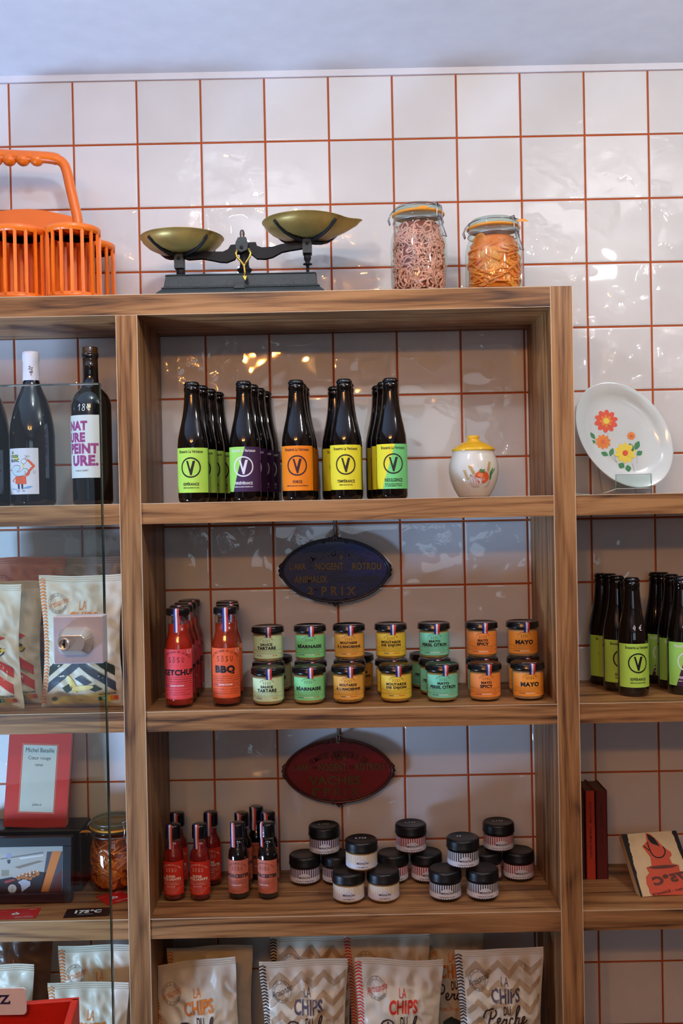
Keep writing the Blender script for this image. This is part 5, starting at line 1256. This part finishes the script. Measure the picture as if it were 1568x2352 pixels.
# cards lying on the shelf
def card(pts, rgb, label, art):
    P_ = [onz(x, y, Z3r) for x, y in pts]; o = sum(P_, Vector()) / 4
    ux = ((P_[1] - P_[0]) + (P_[2] - P_[3])) / 2; uy = ((P_[0] - P_[3]) + (P_[1] - P_[2])) / 2
    w, h = ux.length, .050 if True else uy.length
    h = min(uy.length, .056); ang = math.atan2(ux.y, ux.x)
    t = thing('card', label, 'card', (o.x, o.y, Z3), ang)
    MB().box(-w / 2, w / 2, -h / 2, h / 2, .0001, .0007, mat('card_%d' % rgb[0], rgb, .4)).build('paper', t)
    c = Cv(0); art(c, w, h); MB().canvas(c, lambda x, y, z: (x, y, .0008 + z)).build('printing', t)
def flame(c, s):
    c.poly([(0, s), (.35 * s, .35 * s), (s, .1 * s), (.7 * s, -.6 * s), (-.7 * s, -.6 * s), (-s, .0), (-.3 * s, .3 * s)], WHITE, 2); c.ell(0, -.1 * s, .3 * s, .2 * s, BLACK, 3)
def red_art(c, w, h):
    flame(c, .008); c.text('175°C', w * .33, h * .36, .014, .003, WHITE, 2, .03)
    for i in range(2): c.text('traiteur rôtisserie', w * .22, -h * .34 - i * .003, .034, .0022, WHITE, 2)
    c.text('nogent le rotrou', -w * .33, h * .30, .022, .0022, WHITE, 2)
def blk_art(c, w, h): c.text('175°C', 0, .004, .050, .016, WHITE, 2, .06); c.text('traiteur rôtisserie', -.004, -.008, .030, .003, WHITE, 2)
card([(-14, 2091), (92, 2086), (86, 2108), (-20, 2114)], (196, 28, 22), 'red card with a small white flame lying at the left front of the shelf', red_art)
card([(152, 2089), (256, 2084), (252, 2104), (147, 2109)], (12, 12, 14), 'black card with white lettering lying at the shelf front', blk_art)
card([(217, 2056), (275, 2044), (306, 2066), (250, 2085)], (198, 26, 22), 'red card with a white flame lying askew before the dark carrot jar', red_art)

# ------------------------------------------------------------------ right bay lower objects
yb2 = onz(1357, 2020, Z3r).y
for (x0, x1, rgb, L_, tx) in ((1325, 1342.5, (70, 16, 10), 'dark red book half hidden by the upright, leftmost of three', None), (1345.5, 1367.5, (190, 54, 22), 'orange red book with dark spine lettering, middle of three', 'CLAUDE VILMORIN    BELLE OGIVE'), (1369, 1395.5, (92, 20, 14), 'dark maroon book, rightmost of three beside the wooden stamp', 'ROBERT LE MAIRE    GEORGES SIMEON')):
    a, b = ray(x0, 1950).x * yb2, ray(x1, 1950).x * yb2; w = b - a; hB = .180 if tx else .178; dB = YW - .001 - yb2
    t = thing('book', L_, 'book', ((a + b) / 2, yb2, Z3), 0, 'three books beside the right upright')
    mc = mat('cover_%d' % rgb[0], rgb, .5); mb = MB()
    mb.box(-w / 2, w / 2, 0, .0012, 0, hB, mc).box(-w / 2, -w / 2 + .001, 0, dB, 0, hB, mc).box(w / 2 - .001, w / 2, 0, dB, 0, hB, mc); mb.build('cover', t)
    MB().box(-w / 2 + .0012, w / 2 - .0012, .0014, dB - .003, .002, hB - .003, mat('aged_pages', (120, 96, 66), .8)).build('pages', t)
    if tx:
        c = Cv(0); c.text(tx, 0, .100, .115, .0044, paper(60, 16, 10), 1, .01, 0, PI / 2); MB().canvas(c, plane_y(.0003)).build('spine_lettering', t)
# wooden stamp
A0 = onz(1471.4, 2062.5, Z3r)
t = thing('rubber_stamp', 'pale wooden block with a red rubber stamp leaning back on the right shelf', 'stamp', (A0.x, A0.y, Z3)); lean = -.74
wS, hS, dS = .118, .128, .016
t.rotation_euler = (lean, -.0, 0.0)
t.rotation_euler = (Matrix.Rotation(.15, 4, 'Z') @ Matrix.Rotation(lean, 4, 'X')).to_euler()
m_ply = mat('pale_plywood', (214, 186, 140), .6, var=.06, vscale=40); m_burn = mat('charred_wood', (26, 22, 22), .8); m_rub = mat('red_rubber', (206, 78, 44), .6); m_rubd = mat('inked_rubber', (96, 42, 22), .55)
sb = MB(); sb.box(0, wS, 0, dS, .002, hS, m_ply)
r_ = random.Random(2)
c = Cv(0)
for sx_, x0_ in ((0, 0), (1, wS)):
    p_ = [(x0_, .002)] + [(x0_ + (1 if sx_ == 0 else -1) * (.003 + .009 * (z / 40) * (1 if sx_ == 0 else .8) + r_.uniform(-.0012, .0012)), .002 + (hS - .002) * z / 40) for z in range(41)] + [(x0_, hS)]
    c.poly(p_ if sx_ == 0 else p_[::-1], m_burn, 1)
sb.canvas(c, plane_y(.0001)); sb.build('wood_block', t, 0)
def st(X, Y):      # artwork laid out in the block's own plane
    v = (1895 - Y) / 5.88; u = (X - 890 + (1895 - Y) * .275) / 5.88 ; return (.0 + u * .000862, (v - u * .11) * .000862 * 1.02)
rubm = MB()
pad = [st(*q_) for q_ in ((1000, 1010), (1060, 1020), (1150, 1100), (1230, 1190), (1335, 1265), (1345, 1310), (1310, 1340), (1340, 1420), (1430, 1440), (1440, 1520), (1580, 1540), (1580, 1830), (1040, 1860), (1010, 1820), (1005, 1770), (975, 1700), (975, 1610), (1020, 1560), (985, 1490), (1060, 1460), (1050, 1340), (945, 1200), (1010, 1120))]
pad = [(min(x, wS - .002), y) for x, y in pad]
rubm.prism(pad, -.0016, .0002, m_rub)
c = Cv(0)
c.poly([st(*q_) for q_ in ((1005, 1020), (1060, 1040), (1110, 1075), (1150, 1130), (1185, 1200), (1145, 1175), (1100, 1165), (1070, 1150), (1050, 1130), (1030, 1100))], m_burn, 1)
c.stroke([st(*q_) for q_ in ((1015, 1140), (1040, 1240), (1085, 1320), (1150, 1350), (1220, 1330), (1255, 1260), (1230, 1190))], .0024, m_burn, 1)
c.stroke([st(*q_) for q_ in ((950, 1190), (990, 1220), (1035, 1255))], .0022, m_burn, 1)
c.poly([st(*q_) for q_ in ((1000, 1490), (1100, 1465), (1220, 1448), (1430, 1440), (1350, 1478), (1200, 1500), (1080, 1508))], m_rubd, 1)
ax, az = st(1320, 1620); c.text('175°C', min(ax, .076), az, .082, .019, m_rubd, 2, .07, 0, .10, 'c', True)
ax, az = st(1300, 1790); c.text('Traiteur - Rôtisserie', min(ax, .078), az, .080, .0062, m_burn, 2, .01, 0, .10, 'c', True)
rubm.canvas(c, plane_y(.0017)); rubm.build('rubber_face', t)
